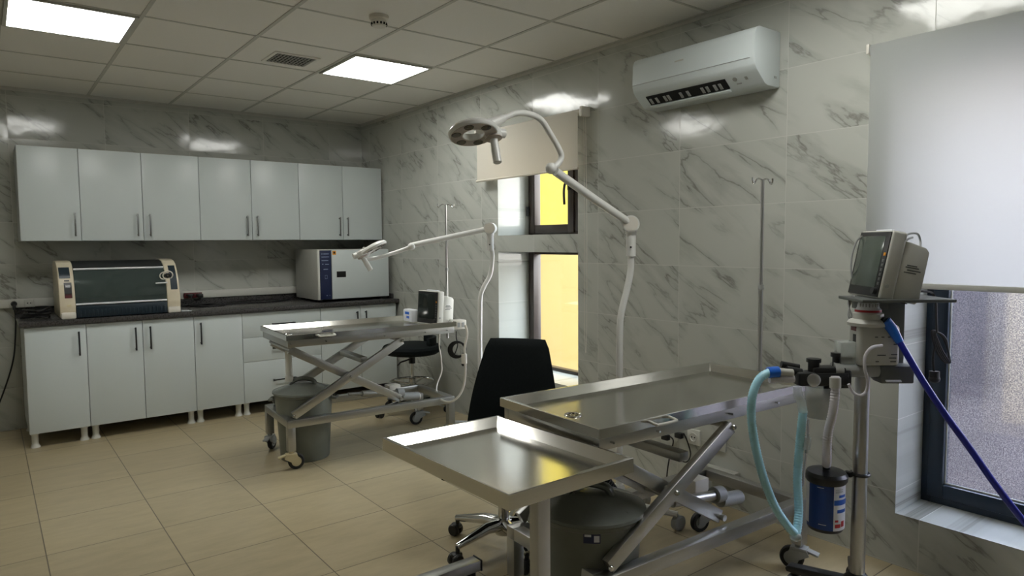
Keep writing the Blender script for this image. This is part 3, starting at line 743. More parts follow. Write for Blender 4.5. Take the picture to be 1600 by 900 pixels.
    MB().lathe([(0, 0), (.029, 0), (.026, .008), (0, .008)], 20, Matrix.Translation(p1+Vector((.17, 0, -.045))) @ Matrix.Rotation(R(90), 4, 'Y')).build('motor_cap', M_plast, ac_)
    MB().span(p1.x-.02, p1.x+.07, .02, .11, .32, .385, .006).build('control_box', M_plast, t)
    # front handle
    MB().tube(spline([(-.40, -Wy, ztop-.012), (-.40, -Wy-.030, ztop-.016), (-.39, -Wy-.036, ztop-.018), (-.31, -Wy-.036, ztop-.018), (-.30, -Wy-.030, ztop-.016), (-.30, -Wy, ztop-.012)], 5), .0055, 10).build('side_handle', M_duct, t)
    for x in (-.57, -.35, .05, .35, .52): MB().cyl((x, -Wy-.004, zf-.028), (x, -Wy+.013, zf-.028), .004, 8).build('screw', M_chrome, t)
    if drain_pipe == 'white':
        MB().cyl((-.50, 0, .512), (-.50, 0, zf-.01), .022, 16).cyl((-.50, 0, .512), (-.50, 0, .55), .026, 16).build('drain_pipe', M_duct, t)
    else:
        dp_ = MB().tube(spline([(-.50, 0, zf-.01), (-.50, 0, .69), (-.495, .0, .65), (-.48, -.01, .615), (-.465, -.02, .585)]), .02, 14).build('drain_pipe', M_black, t)
        cg = [Vector(p) for p in spline([(-.34, .20, .60), (-.30, .205, .54), (-.22, .20, .48), (-.14, .20, .42), (-.08, .20, .345)], 14)]
        MB().tube(cg, [.022 if i % 2 else .017 for i in range(len(cg))], 14).build('drain_hose', M_black, t)
        MB().box((-.33, .205, .62), (.09, .05, .05), bev=.004).build('bracket', M_steel2, t)
        MB().torus((-.50, 0, .69), .021, .006).build('pipe_clip', mat('brass', (.65, .42, .12), .25, 1.0), t)
    for o in t.children:
        if o.name.split('.')[0] in ('top_frame', 'tray_top', 'drain', 'drain_hole', 'drain_pipe', 'pipe_clip', 'side_handle', 'screw'): o.location = (off[0], off[1], 0)
    return t
FAR = (2.055, 4.400, 0); FARZ = .858; RZ = R(-3.5)
NEAR = (2.150, 1.776, 0); NEARZ = .813
tfar = table('far stainless steel scissor lift table with a monitor standing on it', FAR, RZ, FARZ, M_beige, 'white', .598, .308, .20)
tnear = table('near stainless steel scissor lift table beside the anaesthesia stand', NEAR, R(-2.2), NEARZ, M_greyp, 'black', .632, .283, .09, (.035, .026))
# switch box and cables at the end of the far table
T = Matrix.Translation(FAR) @ Matrix.Rotation(RZ, 4, 'Z')
bx = MB(); bx.box((.648, -.235, FARZ-.030), (.098, .09, .066), bev=.006)
sb = bx.build('junction_box', M_plast, tfar)
MB().box((.632, -.2805, FARZ-.030), (.020, .004, .034)).box((.668, -.2805, FARZ-.030), (.020, .004, .034)).build('switch', M_greyp, sb)
def tw(x, y, z): return tuple(T @ Vector((x, y, z)))
cc = thing('cable_coil', 'small black cable coil hanging from the end of the far table', 'cable', tw(.62, -.24, .7))
cpos = Vector(tw(.60, -.30, .655)); k = MB()
Mc = Matrix.Rotation(R(-30), 4, 'Z') @ Matrix.Rotation(R(90), 4, 'X')
for i in range(4): k.torus(cpos+Vector((.004*i, -.004*i, .003*(i % 2))), .058-.003*i, .006, Mc, 36, 8)
k.tube(spline([tw(.60, -.30, FARZ-.07), tw(.60, -.30, .74), cpos+Vector((.01, 0, .03)), cpos+Vector((-.02, 0, -.04))]), .004, 6)
k.build('coil', M_rub, cc, True)
MB().sphere(cpos+Vector((.045, -.02, -.105)), .017, (1, .8, 1), 10).tube(spline([cpos+Vector((.05, -.01, -.03)), cpos+Vector((.06, -.02, -.07)), cpos+Vector((.045, -.02, -.1))]), .004, 6).build('plug', M_rub, cc, True)
hs = thing('control_cable', 'white hand-control cable curving down from the end of the far table', 'cable', tw(.63, -.25, .5))
P = [at_d(727, 508, 4.86), at_d(730, 522, 4.86), at_d(726, 545, 4.86), at_d(727, 580, 4.86), at_d(724, 605, 4.86), at_d(714, 622, 4.84), at_d(700, 628, 4.84), at_d(688, 624, 4.84)]
MB().tube(spline(P), .0085, 10).build('cable', M_plast, hs, True)
MB().cyl(at_d(725, 553, 4.86), at_d(725.5, 568, 4.86), .020, 14).build('connector', M_plast, hs, True)

# ------------------------------------------------------------------ instrument tray table
tt = thing('tray_table', 'low stainless tray table on a single post, at the near table\'s left end', 'tray table', (1.35, 1.8, 0))
def tray_mesh(cs, zt, rim, d, hgt):
    bm = bmesh.new(); c = sum((Vector(p) for p in cs), Vector((0, 0)))/4
    def ring(o, z):
        out = []
        for p in cs:
            q = Vector(p)-c; out.append(bm.verts.new((c.x+q.x-math.copysign(o, q.x), c.y+q.y-math.copysign(o, q.y), z)))
        return out
    rs_ = [ring(0, zt-hgt), ring(0, zt-.002), ring(.002, zt), ring(.012, zt), ring(rim, zt-d)]
    for a, b in zip(rs_, rs_[1:]):
        for i in range(4): bm.faces.new((a[i], a[(i+1) % 4], b[(i+1) % 4], b[i]))
    bm.faces.new(rs_[-1]); bm.faces.new(ring(0, zt-hgt)[::-1])
    bmesh.ops.recalc_face_normals(bm, faces=bm.faces[:])
    m_ = MB(); m_._merge(bm); return m_
TRZ = .757
tray_mesh([(1.058, 1.389), (1.542, 1.393), (1.527, 2.068), (1.043, 2.078)], TRZ, .042, .030, .045).build('tray', M_steel, tt, True, ang=.3)
MB().box((1.290, 1.540, .38), (.050, .042, .66), bev=.004).build('post', M_plast, tt, True)
MB().span(1.24, 1.34, 1.50, 1.92, .702, .712, .002).build('bracket', M_steel2, tt, True)
ft = MB(); ft.span(1.260, 1.320, 1.38, 2.36, .03, .075, .004); ft.span(1.12, 1.60, 2.30, 2.36, .03, .075, .004)
ft.build('foot_frame', M_steel2, tt, True)
ec = MB().span(1.600, 1.608, 2.298, 2.362, .028, .077, .003).span(1.112, 1.12, 2.298, 2.362, .028, .077, .003); ec.build('end_cap', M_black, tt, True)
cs_ = MB()
for x, y in ((1.15, 2.33), (1.57, 2.33), (1.29, 1.42)): cs_.cyl((x, y, 0), (x, y, .03), .02, 14)
cs_.build('glide', M_black, tt, True)

# ------------------------------------------------------------------ bins
def bin_(label, x, y, rz, zs=1.0):
    t = thing('waste_bin', label, 'bin', (x, y, 0), rz, 'lidded plastic bins under the tables')
    MB().lathe([(0, .004), (.150, .004), (.154, 0), (.158, .006), (.166, .15), (.176, .30), (.184, .418), (.190, .424), (.190, .436), (.182, .438), (.172, .40), (.152, .02), (0, .015)], 48).build('body', M_bin, t)
    l = MB().lathe([(.186, .440), (.197, .438), (.201, .443), (.199, .452), (.188, .457), (.170, .460), (.10, .486), (.045, .497), (0, .499)], 48).build('lid', M_binlid, t)
    h = MB(); h.tube(spline([(-.078, 0, .485), (-.06, 0, .512), (0, 0, .526), (.06, 0, .512), (.078, 0, .485)], 6), [.014]*25, 10)
    h.xf(Matrix.Diagonal((1, 1.9, 1, 1)))
    h.build('handle', M_binlid, l)
    for s in (-1, 1):
        MB().tube(spline([(s*.184, -.045, .40), (s*.212, -.04, .395), (s*.216, 0, .393), (s*.212, .04, .395), (s*.184, .045, .40)], 5), .009, 8).build('side_grip', M_bin, t)
    rbs = MB()
    for i in range(6):
        a = 2*PI*i/6+.4; rbs.tube([(.06*math.cos(a), .06*math.sin(a), .4935), (.165*math.cos(a), .165*math.sin(a), .4605)], .0028, 6)
    rbs.build('lid_rib', M_binlid, l)
    t.scale = (1, 1, zs)
    return t
bfar = bin_('grey-green lidded bin standing under the left end of the far table', 1.640, 4.40, R(150))
bnear = bin_('grey-green lidded bin with a blue sticker, under the near table', 1.690, 1.735, R(135), 1.045)
# sticker on the near bin
def on_bin(x, y, z, th, r): return Vector((x+r*math.cos(th), y+r*math.sin(th), z))
def curved_patch(cx, cy, r, th0, th1, z0, z1, n=8, dr=.0015):
    bm = bmesh.new(); A = []; B = []
    for i in range(n+1):
        th = th0+(th1-th0)*i/n
        A.append(bm.verts.new((cx+(r+dr)*math.cos(th), cy+(r+dr)*math.sin(th), z0))); B.append(bm.verts.new((cx+(r+dr)*math.cos(th), cy+(r+dr)*math.sin(th), z1)))
    for i in range(n): bm.faces.new((A[i], A[i+1], B[i+1], B[i]))
    m_ = MB(); m_._merge(bm); return m_
th = math.atan2(-1.735, -1.69)
lb = curved_patch(1.69, 1.735, .1845, th-.12, th+.19, .407, .439).build('sticker', M_navy, bnear, True); lab(lb, 'blue sticker with a white patch')
curved_patch(1.69, 1.735, .1855, th+.07, th+.17, .412, .434).build('sticker_print', M_paper, lb, True)
curved_patch(1.69, 1.735, .1855, th-.10, th+.02, .430, .438).build('sticker_print', M_paper, lb, True)

# ------------------------------------------------------------------ patient monitors
def monitor(label, loc, rz, tilt, shell, screen, near):
    t = thing('patient_monitor', label, 'monitor', loc, rz, 'patient monitors')
    w, h, d = .245, (.252 if near else .240), .055
    K = Matrix.Rotation(tilt, 4, 'X')    # front faces -Y; the front bottom edge is the origin line
    fb = MB().box((0, d/2, h/2), (w, d, h), bev=.010, seg=3).xf(K).build('front_housing', shell, t)
    MB().box((0, -.0005, h/2), (w-.012, .004, h-.012), bev=.0015).xf(K).build('bezel', M_black, t)
    MB().box((-.010, -.003, h/2+.008), (w-.056, .002, h-.062), bev=.0005).xf(K).build('screen', screen, t)
    bt = MB()
    for i in range(6): bt.box((w/2-.018, -.003, .055+i*.017), (.013, .003, .010), bev=.001)
    bt.xf(K).build('button', M_dkgrey, t)
    lab(MB().box((w/2-.018, -.003, .163), (.013, .003, .012), bev=.001).xf(K).build('alarm_button', M_orange, t), 'orange alarm button')
    MB().lathe([(0, .014), (.012, .014), (.014, .008), (.014, 0), (0, 0)], 20, K @ Matrix.Translation((w/2-.026, -.002, .027)) @ Matrix.Rotation(R(90), 4, 'X')).build('knob', M_black, t)
    bk = MB().prism([(d-.004, .004), (d-.004, h-.030), (d+.02, h-.031), (d+.078, h-.042), (d+.092, h-.056), (d+.094, .02), (d+.085, .004)], -w/2+.006, w/2-.006, 'X', .006).xf(K).build('back_housing', shell, t)
    lp = MB()
    for z, a, b in ((.150, .030, .066), (.143, .026, .074), (.133, .034, .082), (.124, .024, .068)):
        lp.box((w/2-.0055, d+(a+b)/2-.008, z-.012), (.0012, b-a, .004))
    lp.xf(K).build('printed_label', M_dkgrey, bk)
    MB().box((.02, .03, h+.002), (.12, .03, .010), bev=.004).xf(K).build('alarm_light', M_paper, t)
    lab(MB().lathe([(0, .003), (.007, .003), (.007, 0), (0, 0)], 14, K @ Matrix.Translation((w/2, .02, .05)) @ Matrix.Rotation(R(90), 4, 'Y')).build('side_button', M_greyp, t), 'round grey side button')
    MB().box((0, d+.02, .004), (w*.7, .10, .008)).xf(K).build('rubber_base', M_rub, t)
    return t
# far one on the far table: screen faces -x
pf = at_z(684, 502, FARZ); pb = at_z(650, 498.5, FARZ)
mfar = monitor('patient monitor standing on the far table', (2.505, 4.250, FARZ-.024), R(-84), R(-4), M_duct, M_screen2, False)
wb = thing('gauze_pack', 'small white and blue pack on the far table behind the monitor', 'pack', (2.50, 4.45, FARZ-.024))
MB().box((2.50, 4.475, FARZ+.022), (.06, .13, .09), bev=.010).build('wrap', M_paper, wb, True)
MB().box((2.4695, 4.475, FARZ+.040), (.002, .06, .02)).box((2.4695, 4.465, FARZ+.010), (.002, .04, .018)).build('blue_print', M_bluec, wb, True)
cm = thing('monitor_cable', 'thin white cable dropping from the far monitor past the stool', 'cable', (2.65, 4.2, .5))
P = [at_d(704, 499, 4.90), at_d(700, 505, 4.93), at_d(689, 512, 4.99), at_d(686, 535, 5.0), at_d(689, 560, 5.0), at_d(690, 580, 5.0), at_d(683, 600, 4.97), at_d(682, 612, 4.92)]
MB().tube(spline(P), .0055, 8).build('cable', M_plast, cm, True)

# ------------------------------------------------------------------ drip stands
def iv_pole(label, x, y, zbot, ztop):
    t = thing('drip_pole', label, 'drip pole', (x, y, zbot), R(-10), 'drip poles fixed to table ends')
    h = ztop-zbot
    MB().cyl((0, 0, 0), (0, 0, h*.52), .0105, 14).build('outer_tube', M_steel2, t)
    MB().cyl((0, 0, h*.52), (0, 0, h), .0080, 14).build('inner_tube', M_alu, t)
    MB().cyl((0, 0, h*.51), (0, 0, h*.53), .014, 14).build('collar', M_greyp, t)
    for s in (-1, 1):
        MB().tube(spline([(0, 0, h-.004), (s*.025, 0, h+.002), (s*.042, 0, h-.006), (s*.050, 0, h-.018), (s*.058, 0, h-.020), (s*.064, 0, h-.006), (s*.064, 0, h+.006)], 5), .0042, 8).build('hook', M_chrome, t)
    MB().box((-.018, 0, .10), (.05, .04, .035), bev=.004).build('clamp', M_greyp, t)
    return t
iv_pole('tall steel drip pole rising from the right end of the near table', 2.838, 1.786, NEARZ-.15, 1.697)
iv_pole('thin steel drip pole rising behind the monitor on the far table', 2.704, 4.29, FARZ-.15, 1.697)

# ------------------------------------------------------------------ examination lamps
def lamp(label, base, pts, bend_pts, elbow, hub_dir, head_c, head_n, head_up, star_rot, handle_len, arm_pts):
    t = thing('examination_lamp', label, 'lamp', (base.x, base.y, 0), 0, 'floor-standing examination lamps')
    bs = MB()
    for i in range(5):
        a = star_rot+2*PI*i/5
        bs.tube([(base.x, base.y, .105), (base.x+.29*math.cos(a), base.y+.29*math.sin(a), .085)], [.024, .014], 10)
    bs.lathe([(0, .06), (.045, .06), (.05, .09), (.04, .15), (.022, .20), (0, .20)], 24, Matrix.Translation((base.x, base.y, 0)))
    bs.build('base', M_lampw, t, True)
    for i in range(5):
        a = star_rot+2*PI*i/5; px, py = base.x+.28*math.cos(a), base.y+.28*math.sin(a)
        c = MB().cyl((px, py, .06), (px, py, .088), .012, 10)
        Mw = Matrix.Translation((px+.02*math.cos(a+1), py+.02*math.sin(a+1), .038)) @ Matrix.Rotation(a+1, 4, 'Z') @ Matrix.Rotation(R(90), 4, 'X')
        c.lathe([(0, -.02), (.03, -.02), (.038, -.014), (.038, .014), (.03, .02), (0, .02)], 20, Mw)
        c.build('caster', M_greyp, t, True)
    MB().tube(spline(bend_pts, 8), .0165, 16).build('pole', M_lampw, t, True)
    e = elbow
    MB().cyl(e-Vector((0, 0, .16)), e-Vector((0, 0, .03)), .024, 20).cyl(e-Vector((0, 0, .05)), e, .028, 20).build('sleeve', M_lampw, t, True)
    MB().cyl(e-hub_dir*.034, e+hub_dir*.034, .042, 28).build('elbow_joint', M_lampw, t, True)
    MB().cyl(e+hub_dir*.033, e+hub_dir*.037, .036, 28).build('joint_cap', M_plast, t, True)
    MB().cyl(e-Vector((0, 0, .115))+hub_dir*.022, e-Vector((0, 0, .115))+hub_dir*.028, .005, 10).build('screw', M_black, t, True)
    MB().tube(arm_pts[0], .0195, 16).build('spring_arm', M_lampw, t, True)
    MB().tube(spline(arm_pts[1], 8), .0135, 14).build('curved_arm', M_lampw, t, True)
    j = arm_pts[1][0]
    MB().sphere(j, .026, (1, 1, 1), 10).build('arm_joint', M_lampw, t, True)
    # head: ring dish with open centre
    n = head_n.normalized(); x = head_up - n*head_up.dot(n); x.normalize(); y = n.cross(x)
    Mh = Matrix((x, y, n)).transposed().to_4x4(); Mh.translation = head_c
    RO, RI = .102, .044
    hd_ = MB().lathe([(RI, 0), (RO-.004, 0), (RO, .004), (RO+.002, .014), (RO-.006, .026), (RO-.03, .034), (RI+.02, .036), (RI+.003, .030), (RI, .024), (RI, 0)], 44, Mh)
    hd_.lathe([(0, -.004), (.034, -.004), (.036, .0), (.036, .03), (.030, .038), (0, .04)], 24, Mh @ Matrix.Translation((RO-.01, 0, 0)))
    hd_.cyl(Mh @ Vector((RO, 0, .02)), Mh @ Vector((RO+.045, 0, .022)), .02, 14)
    head = hd_.build('lamp_head', M_lampw, t, True)
    MB().lathe([(RI+.004, -.0012), (RO-.008, -.0012), (RO-.008, .0002), (RI+.004, .0002)], 44, Mh).build('face_plate', M_lampg, head, True)
    for i in range(5):
        a = R(60*i+50)
        MB().lathe([(0, -.003), (.019, -.0028), (.021, -.001), (.021, .0)], 18, Mh @ Matrix.Translation(((RO+RI)/2*math.cos(a), (RO+RI)/2*math.sin(a), 0))).build('led_lens', M_lens, head, True)
    MB().tube([arm_pts[1][-1], arm_pts[1][-1].lerp(Mh @ Vector((.03, 0, .03)), .35), Mh @ Vector((.035, 0, .026))], [.0155, .024, .034], 16).build('neck_joint', M_lampw, head, True)
    bp_ = MB()
    for i in range(3): bp_.box(Mh @ Vector((.03+i*.022, .012, .038)), (.011, .009, .006))
    bp_.build('switch_panel', M_black, head, True)
    hc = Mh @ Vector((RO-.01, 0, -.003))
    MB().lathe([(.034, .0), (.036, -.006), (.028, -.010), (0, -.010)], 24, Mh @ Matrix.Translation((RO-.01, 0, -.002))).build('handle_collar', M_lampg, head, True)
    MB().lathe([(.0165, 0), (.0165, -handle_len*.4), (.0185, -handle_len*.42), (.0175, -handle_len), (.014, -handle_len-.003), (0, -handle_len-.003)], 20, Mh @ Matrix.Translation((RO-.01, 0, -.010))).build('handle', M_lampw, head, True)
    return t
yl = 2.33
pN = lambda u, v, y=yl: at_y(u, v, y)
bN = pN(968, 580)
eN = pN(986, 350)
hub = -(RT*.25+FWD).normalized(); hub = Vector((hub.x*.9, hub.y, 0)).normalized()
lamp('white examination lamp behind the near table, its round head raised toward the ceiling', Vector((bN.x, yl, 0)), None,
     [Vector((bN.x, yl, .12)), Vector((bN.x, yl, .6)), pN(968.5, 520), pN(971, 488), pN(979, 455), pN(985, 425), Vector((eN.x, yl, pN(986, 405).z)), eN-Vector((0, 0, .10))],
     eN, hub, pN(740, 211), (UP-RT*.16+FWD*.25), (pN(775, 197)-pN(735, 212)), R(-60), .105,
     ([eN, pN(930, 312), pN(868, 268)], [pN(861, 263), pN(870, 258), pN(877, 246), pN(873, 232), pN(858, 206), pN(845, 187), pN(826, 178), pN(806, 177), pN(788, 184)]))
yf_ = 3.97
pF = lambda u, v, y=yf_: at_y(u, v, y)
bF = pF(750, 560); eF = pF(766, 357)
lamp('white examination lamp beyond the far table, its head tilted low before the sterilizer', Vector((bF.x, yf_, 0)), None,
     [Vector((bF.x, yf_, .12)), Vector((bF.x, yf_, .6)), pF(750, 490), pF(751, 462), pF(757, 446), pF(766, 428), Vector((eF.x+.015, yf_, pF(770, 400).z)), eF-Vector((0, 0, .10))],
     eF, hub, pF(584, 391, 4.25), (UP*.86-RT*.5-FWD*.03), (pF(563, 404, 4.25)-pF(600, 380, 4.25)), R(36), .10,
     ([eF, pF(700, 371, 4.1), pF(645, 383, 4.17)], [pF(643, 385, 4.17), pF(625, 392, 4.2), pF(600, 400, 4.22), pF(580, 404.5, 4.24), pF(568, 406, 4.25)]))

# ------------------------------------------------------------------ office chair (five-star chrome base)
oc = thing('office_chair', 'black office chair with chrome star base behind the tray table', 'chair', (1.85, 2.47, 0), 0)
ch = Vector((1.85, 2.47, 0))
f_ = Vector((-.80, -.60, 0)); sd_ = Vector((-.60, .80, 0))      # facing direction, and the sitter's right
def CH(a, b, z): return ch + f_*a + sd_*b + Vector((0, 0, z))
star = math.atan2(2.718-2.47, 1.755-1.85)
for i in range(5):
    a = star+2*PI*i/5; e = Vector((math.cos(a), math.sin(a), 0))
    lg = MB().tube([ch+e*.03+Vector((0, 0, .115)), ch+e*.10+Vector((0, 0, .118)), ch+e*.27+Vector((0, 0, .085))], [.030, .026, .015], 12)
    lg.build('star_leg', M_chrome, oc, True)
    w = ch+e*.265; tn = Vector((-e.y, e.x, 0))
    c = MB().cyl(w+Vector((0, 0, .05)), w+Vector((0, 0, .085)), .010, 10)
    for s in (-1, 1):
        q = w+tn*(.016*s)+e*.012; Mw = Matrix.Translation((q.x, q.y, .029)) @ Matrix.Rotation(math.atan2(tn.y, tn.x), 4, 'Z') @ Matrix.Rotation(R(90), 4, 'Y')
        c.lathe([(0, -.012), (.024, -.012), (.029, -.006), (.029, .006), (.024, .012), (0, .012)], 20, Mw)
    c.box(w+e*.006+Vector((0, 0, .048)), (.05, .03, .022), rot=math.atan2(e.y, e.x), bev=.008)
    c.build('caster', M_black, oc, True)
MB().cyl(CH(0, 0, .07), CH(0, 0, .14), .040, 24).cyl(CH(0, 0, .14), CH(0, 0, .26), .026, 20).build('hub', M_chrome, oc, True)
MB().cyl(CH(0, 0, .26), CH(0, 0, .40), .017, 18).build('gas_lift', M_black, oc, True)
MB().box(CH(-.02, 0, .405), (.20, .14, .03), rot=math.atan2(f_.y, f_.x), bev=.006).build('mechanism', M_black, oc, True)
rc = math.atan2(f_.y, f_.x)
# seat pan with waterfall front
n1, n2 = 12, 10
bm = bmesh.new(); top = []; bot = []
for i in range(n1+1):
    a = -.25+.50*i/n1
    rt, rb_ = [], []
    for j in range(n2+1):
        b = -1+2*j/n2
        wd = .235*(1-.12*max(0, a/.25)**4 - .25*max(0, -a/.25)**6)
        z = .478+.010*b*b - .05*max(0, (a-.12)/.13)**2 + .012*max(0, -a/.25)**2
        edge = max(abs(b)**8, abs(a/.25)**10)
        p = CH(a, b*wd, 0)
        rt.append(bm.verts.new((p.x, p.y, z-.028*edge))); rb_.append(bm.verts.new((p.x, p.y, z-.058+.008*edge)))
    top.append(rt); bot.append(rb_)
for i in range(n1):
    for j in range(n2):
        bm.faces.new((top[i][j], top[i+1][j], top[i+1][j+1], top[i][j+1])); bm.faces.new((bot[i][j], bot[i][j+1], bot[i+1][j+1], bot[i+1][j]))
for i in range(n1):
    bm.faces.new((top[i][0], bot[i][0], bot[i+1][0], top[i+1][0])); bm.faces.new((top[i][n2], top[i+1][n2], bot[i+1][n2], bot[i][n2]))
for j in range(n2):
    bm.faces.new((top[0][j], top[0][j+1], bot[0][j+1], bot[0][j])); bm.faces.new((top[n1][j], bot[n1][j], bot[n1][j+1], top[n1][j+1]))
bmesh.ops.recalc_face_normals(bm, faces=bm.faces[:])
sm = MB(); sm._merge(bm); sm.build('seat', M_fabric, oc, True, ang=1.2)
# backrest: tapered, slightly curved shell growing out of the seat
bm = bmesh.new(); fr = []; bk = []; nz, nb = 12, 10
for i in range(nz+1):
    t_ = i/nz; z = .44+.50*t_
    hw = .245*(1-t_)+.150*t_ + .012*math.sin(PI*t_)
    if t_ > .96: hw -= .010
    rf, rk = [], []
    for j in range(nb+1):
        b = -1+2*j/nb
        a = -.205-.075*t_ + .035*b*b*(1-.35*t_) + .02*math.sin(PI*t_*1.2)
        ed = max(abs(b)**8, (max(0, t_-.9)/.1)**3)
        p = CH(a+.017*(1-ed), b*hw, z); q = CH(a-.017*(1-ed*.8)-.002, b*hw, z)
        rf.append(bm.verts.new(p)); rk.append(bm.verts.new(q))
    fr.append(rf); bk.append(rk)
for i in range(nz):
    for j in range(nb):
        bm.faces.new((fr[i][j], fr[i][j+1], fr[i+1][j+1], fr[i+1][j])); bm.faces.new((bk[i][j], bk[i+1][j], bk[i+1][j+1], bk[i][j+1]))
    bm.faces.new((fr[i][0], fr[i+1][0], bk[i+1][0], bk[i][0])); bm.faces.new((fr[i][nb], bk[i][nb], bk[i+1][nb], fr[i+1][nb]))
for j in range(nb):
    bm.faces.new((fr[0][j], bk[0][j], bk[0][j+1], fr[0][j+1])); bm.faces.new((fr[nz][j], fr[nz][j+1], bk[nz][j+1], bk[nz][j]))
bmesh.ops.recalc_face_normals(bm, faces=bm.faces[:])
sm = MB(); sm._merge(bm); sm.build('backrest', M_fabric, oc, True, ang=1.2)

# ------------------------------------------------------------------ stool behind the far table
sx, sy2 = 2.775, 4.96
so = thing('stool', 'black round swivel stool with foot ring behind the far table', 'stool', (sx, sy2, 0))
MB().lathe([(0, .492), (.15, .492), (.212, .503), (.240, .525), (.244, .550), (.232, .570), (.18, .582), (0, .577)], 40).build('seat', M_fabric, so)
bm_ = curved_patch(0, 0, .205, R(-75), R(25), .545, .640, 14, 0).build('low_back', M_fabric, so)
sol = bm_.modifiers.new('thick', 'SOLIDIFY'); sol.thickness = .03
MB().cyl((0, 0, .42), (0, 0, .497), .028, 18).tube([(0, 0, .46), (-.14, -.06, .450), (-.17, -.07, .43)], .007, 8).build('lever_housing', M_black, so)
MB().cyl((0, 0, .10), (0, 0, .30), .027, 20).cyl((0, 0, .30), (0, 0, .43), .016, 18).build('gas_lift', M_chrome, so)
fr = MB().torus((0, 0, .265), .185, .010, None, 40, 10)
for i in range(4):
    a = PI*i/2+.5; fr.tube([(.03*math.cos(a), .03*math.sin(a), .245), (.185*math.cos(a), .185*math.sin(a), .265)], .007, 8)
fr.cyl((0, 0, .23), (0, 0, .26), .034, 18)
fr.build('foot_ring', M_chrome, so)
for i in range(5):
    a = R(-112)+2*PI*i/5
    MB().tube([(.02*math.cos(a), .02*math.sin(a), .11), (.30*math.cos(a), .30*math.sin(a), .075)], [.026, .014], 10).build('star_leg', M_chrome, so)
    c = MB(); px, py = .295*math.cos(a), .295*math.sin(a); c.cyl((px, py, .045), (px, py, .08), .010, 10)
    for s in (-1, 1):
        Mw = Matrix.Translation((px-.018*s*math.sin(a+.6), py+.018*s*math.cos(a+.6), .03)) @ Matrix.Rotation(a+.6+PI/2, 4, 'Z') @ Matrix.Rotation(R(90), 4, 'Y')
        c.lathe([(0, -.012), (.025, -.012), (.030, -.006), (.030, .006), (.025, .012), (0, .012)], 18, Mw)
    c.build('caster', M_black, so)

# ------------------------------------------------------------------ anaesthesia stand
AX, AY = 2.600, 1.205
AR = R(-40)
an_ = thing('anaesthesia_stand', 'grey anaesthesia stand on a steel pole with vaporizer and black valve block', 'anaesthesia machine', (AX, AY, 0), AR)
MB().cyl((0, 0, .10), (0, 0, 1.19), .0265, 28).build('pole', M_alu, an_)
MB().lathe([(0, .055), (.055, .055), (.06, .075), (.05, .115), (.03, .14), (0, .14)], 28).build('base_hub', M_black, an_)
invA = (Matrix.Translation((AX, AY, 0)) @ Matrix.Rotation(AR, 4, 'Z')).inverted()
a0 = math.atan2(*(lambda q: (q.y, q.x))(invA @ Vector((2.555, 1.455, 0))))
for i in range(5):
    a = a0+2*PI*i/5; e = Vector((math.cos(a), math.sin(a), 0)); Lg = .255
    MB().prism([(.03, .060), (.03, .112), (Lg, .092), (Lg+.012, .080), (Lg+.006, .066)], -.022, .022, 'Y', .004).xf(Matrix.Rotation(a, 4, 'Z')).build('base_leg', M_black, an_)
    cs2 = MB().cyl(e*(Lg-.02)+Vector((0, 0, .045)), e*(Lg-.02)+Vector((0, 0, .072)), .009, 10)
    Mw = Matrix.Translation(e*(Lg-.02)+Vector((0, 0, .029))) @ Matrix.Rotation(a+.8, 4, 'Z') @ Matrix.Rotation(R(90), 4, 'X')
    cs2.lathe([(0, -.016), (.024, -.016), (.029, -.010), (.029, .010), (.024, .016), (0, .016)], 20, Mw)
    co = cs2.build('caster', M_black, an_)
    MB().lathe([(.012, -.0168), (.012, .0168), (0, .0168)], 12, Mw).lathe([(0, -.0168), (.012, -.0168)], 12, Mw).build('wheel_hub', M_red, co)
# back plate and shelf
MB().box((.096, .012, 1.040), (.112, .020, .300), bev=.003).build('mounting_plate', M_dkgrey, an_)
MB().box((.105, -.015, 1.196), (.33, .20, .012), bev=.003).box((.02, 0, 1.175), (.10, .08, .034), bev=.004).build('shelf', M_dkgrey, an_)
# vaporizer: body, neck, dial with red ring
MB().box((.022, -.035, 1.030), (.150, .085, .150), bev=.014, seg=3).build('vaporizer_body', M_lgrey, an_)
nk = MB().lathe([(0, 1.10), (.068, 1.10), (.070, 1.112), (.062, 1.122), (.052, 1.126), (.052, 1.145), (.046, 1.150), (0, 1.150)], 32, Matrix.Translation((-.002, -.035, 0)))
nk.build('vaporizer_neck', M_lgrey, an_)
dl = MB().lathe([(0, 1.148), (.044, 1.148), (.044, 1.160), (.038, 1.166), (.034, 1.185), (0, 1.185)], 32, Matrix.Translation((-.002, -.035, 0))).build('dial', M_paper, an_)
MB().lathe([(.0446, 1.151), (.0450, 1.153), (.0450, 1.157), (.0446, 1.159)], 32, Matrix.Translation((-.002, -.035, 0))).build('red_ring', M_red, dl)
kn = MB()
for i in range(9):
    a = R(200+i*17); kn.box((-.002+.0355*math.cos(a), -.035+.0355*math.sin(a), 1.174), (.003, .004, .018), rot=a)
kn.build('grip_marks', M_greyp, dl)
mk = MB()
for x, z, w_ in ((.010, 1.062, .010), (.033, 1.062, .010), (.056, 1.062, .010), (.080, 1.048, .018), (.078, 1.035, .012), (.03, .995, .03), (.075, .998, .022), (.070, .985, .026), (.015, .972, .012), (.072, .972, .02)):
    mk.box((x, -.0780, z), (w_, .0015, .004))
mk.build('printed_marks', M_dkgrey, an_)
mk = MB(); mk.box((-.053, -.035, 1.09), (.002, .04, .018)); lab(mk.build('model_plate', M_dkred, an_), 'small dark red plate on the vaporizer')
MB().box((-.054, -.045, 1.055), (.002, .02, .028)).build('model_plate', M_black, an_)
MB().box((-.083, -.035, 1.000), (.056, .06, .085), bev=.005).build('flow_chamber', M_clear, an_)
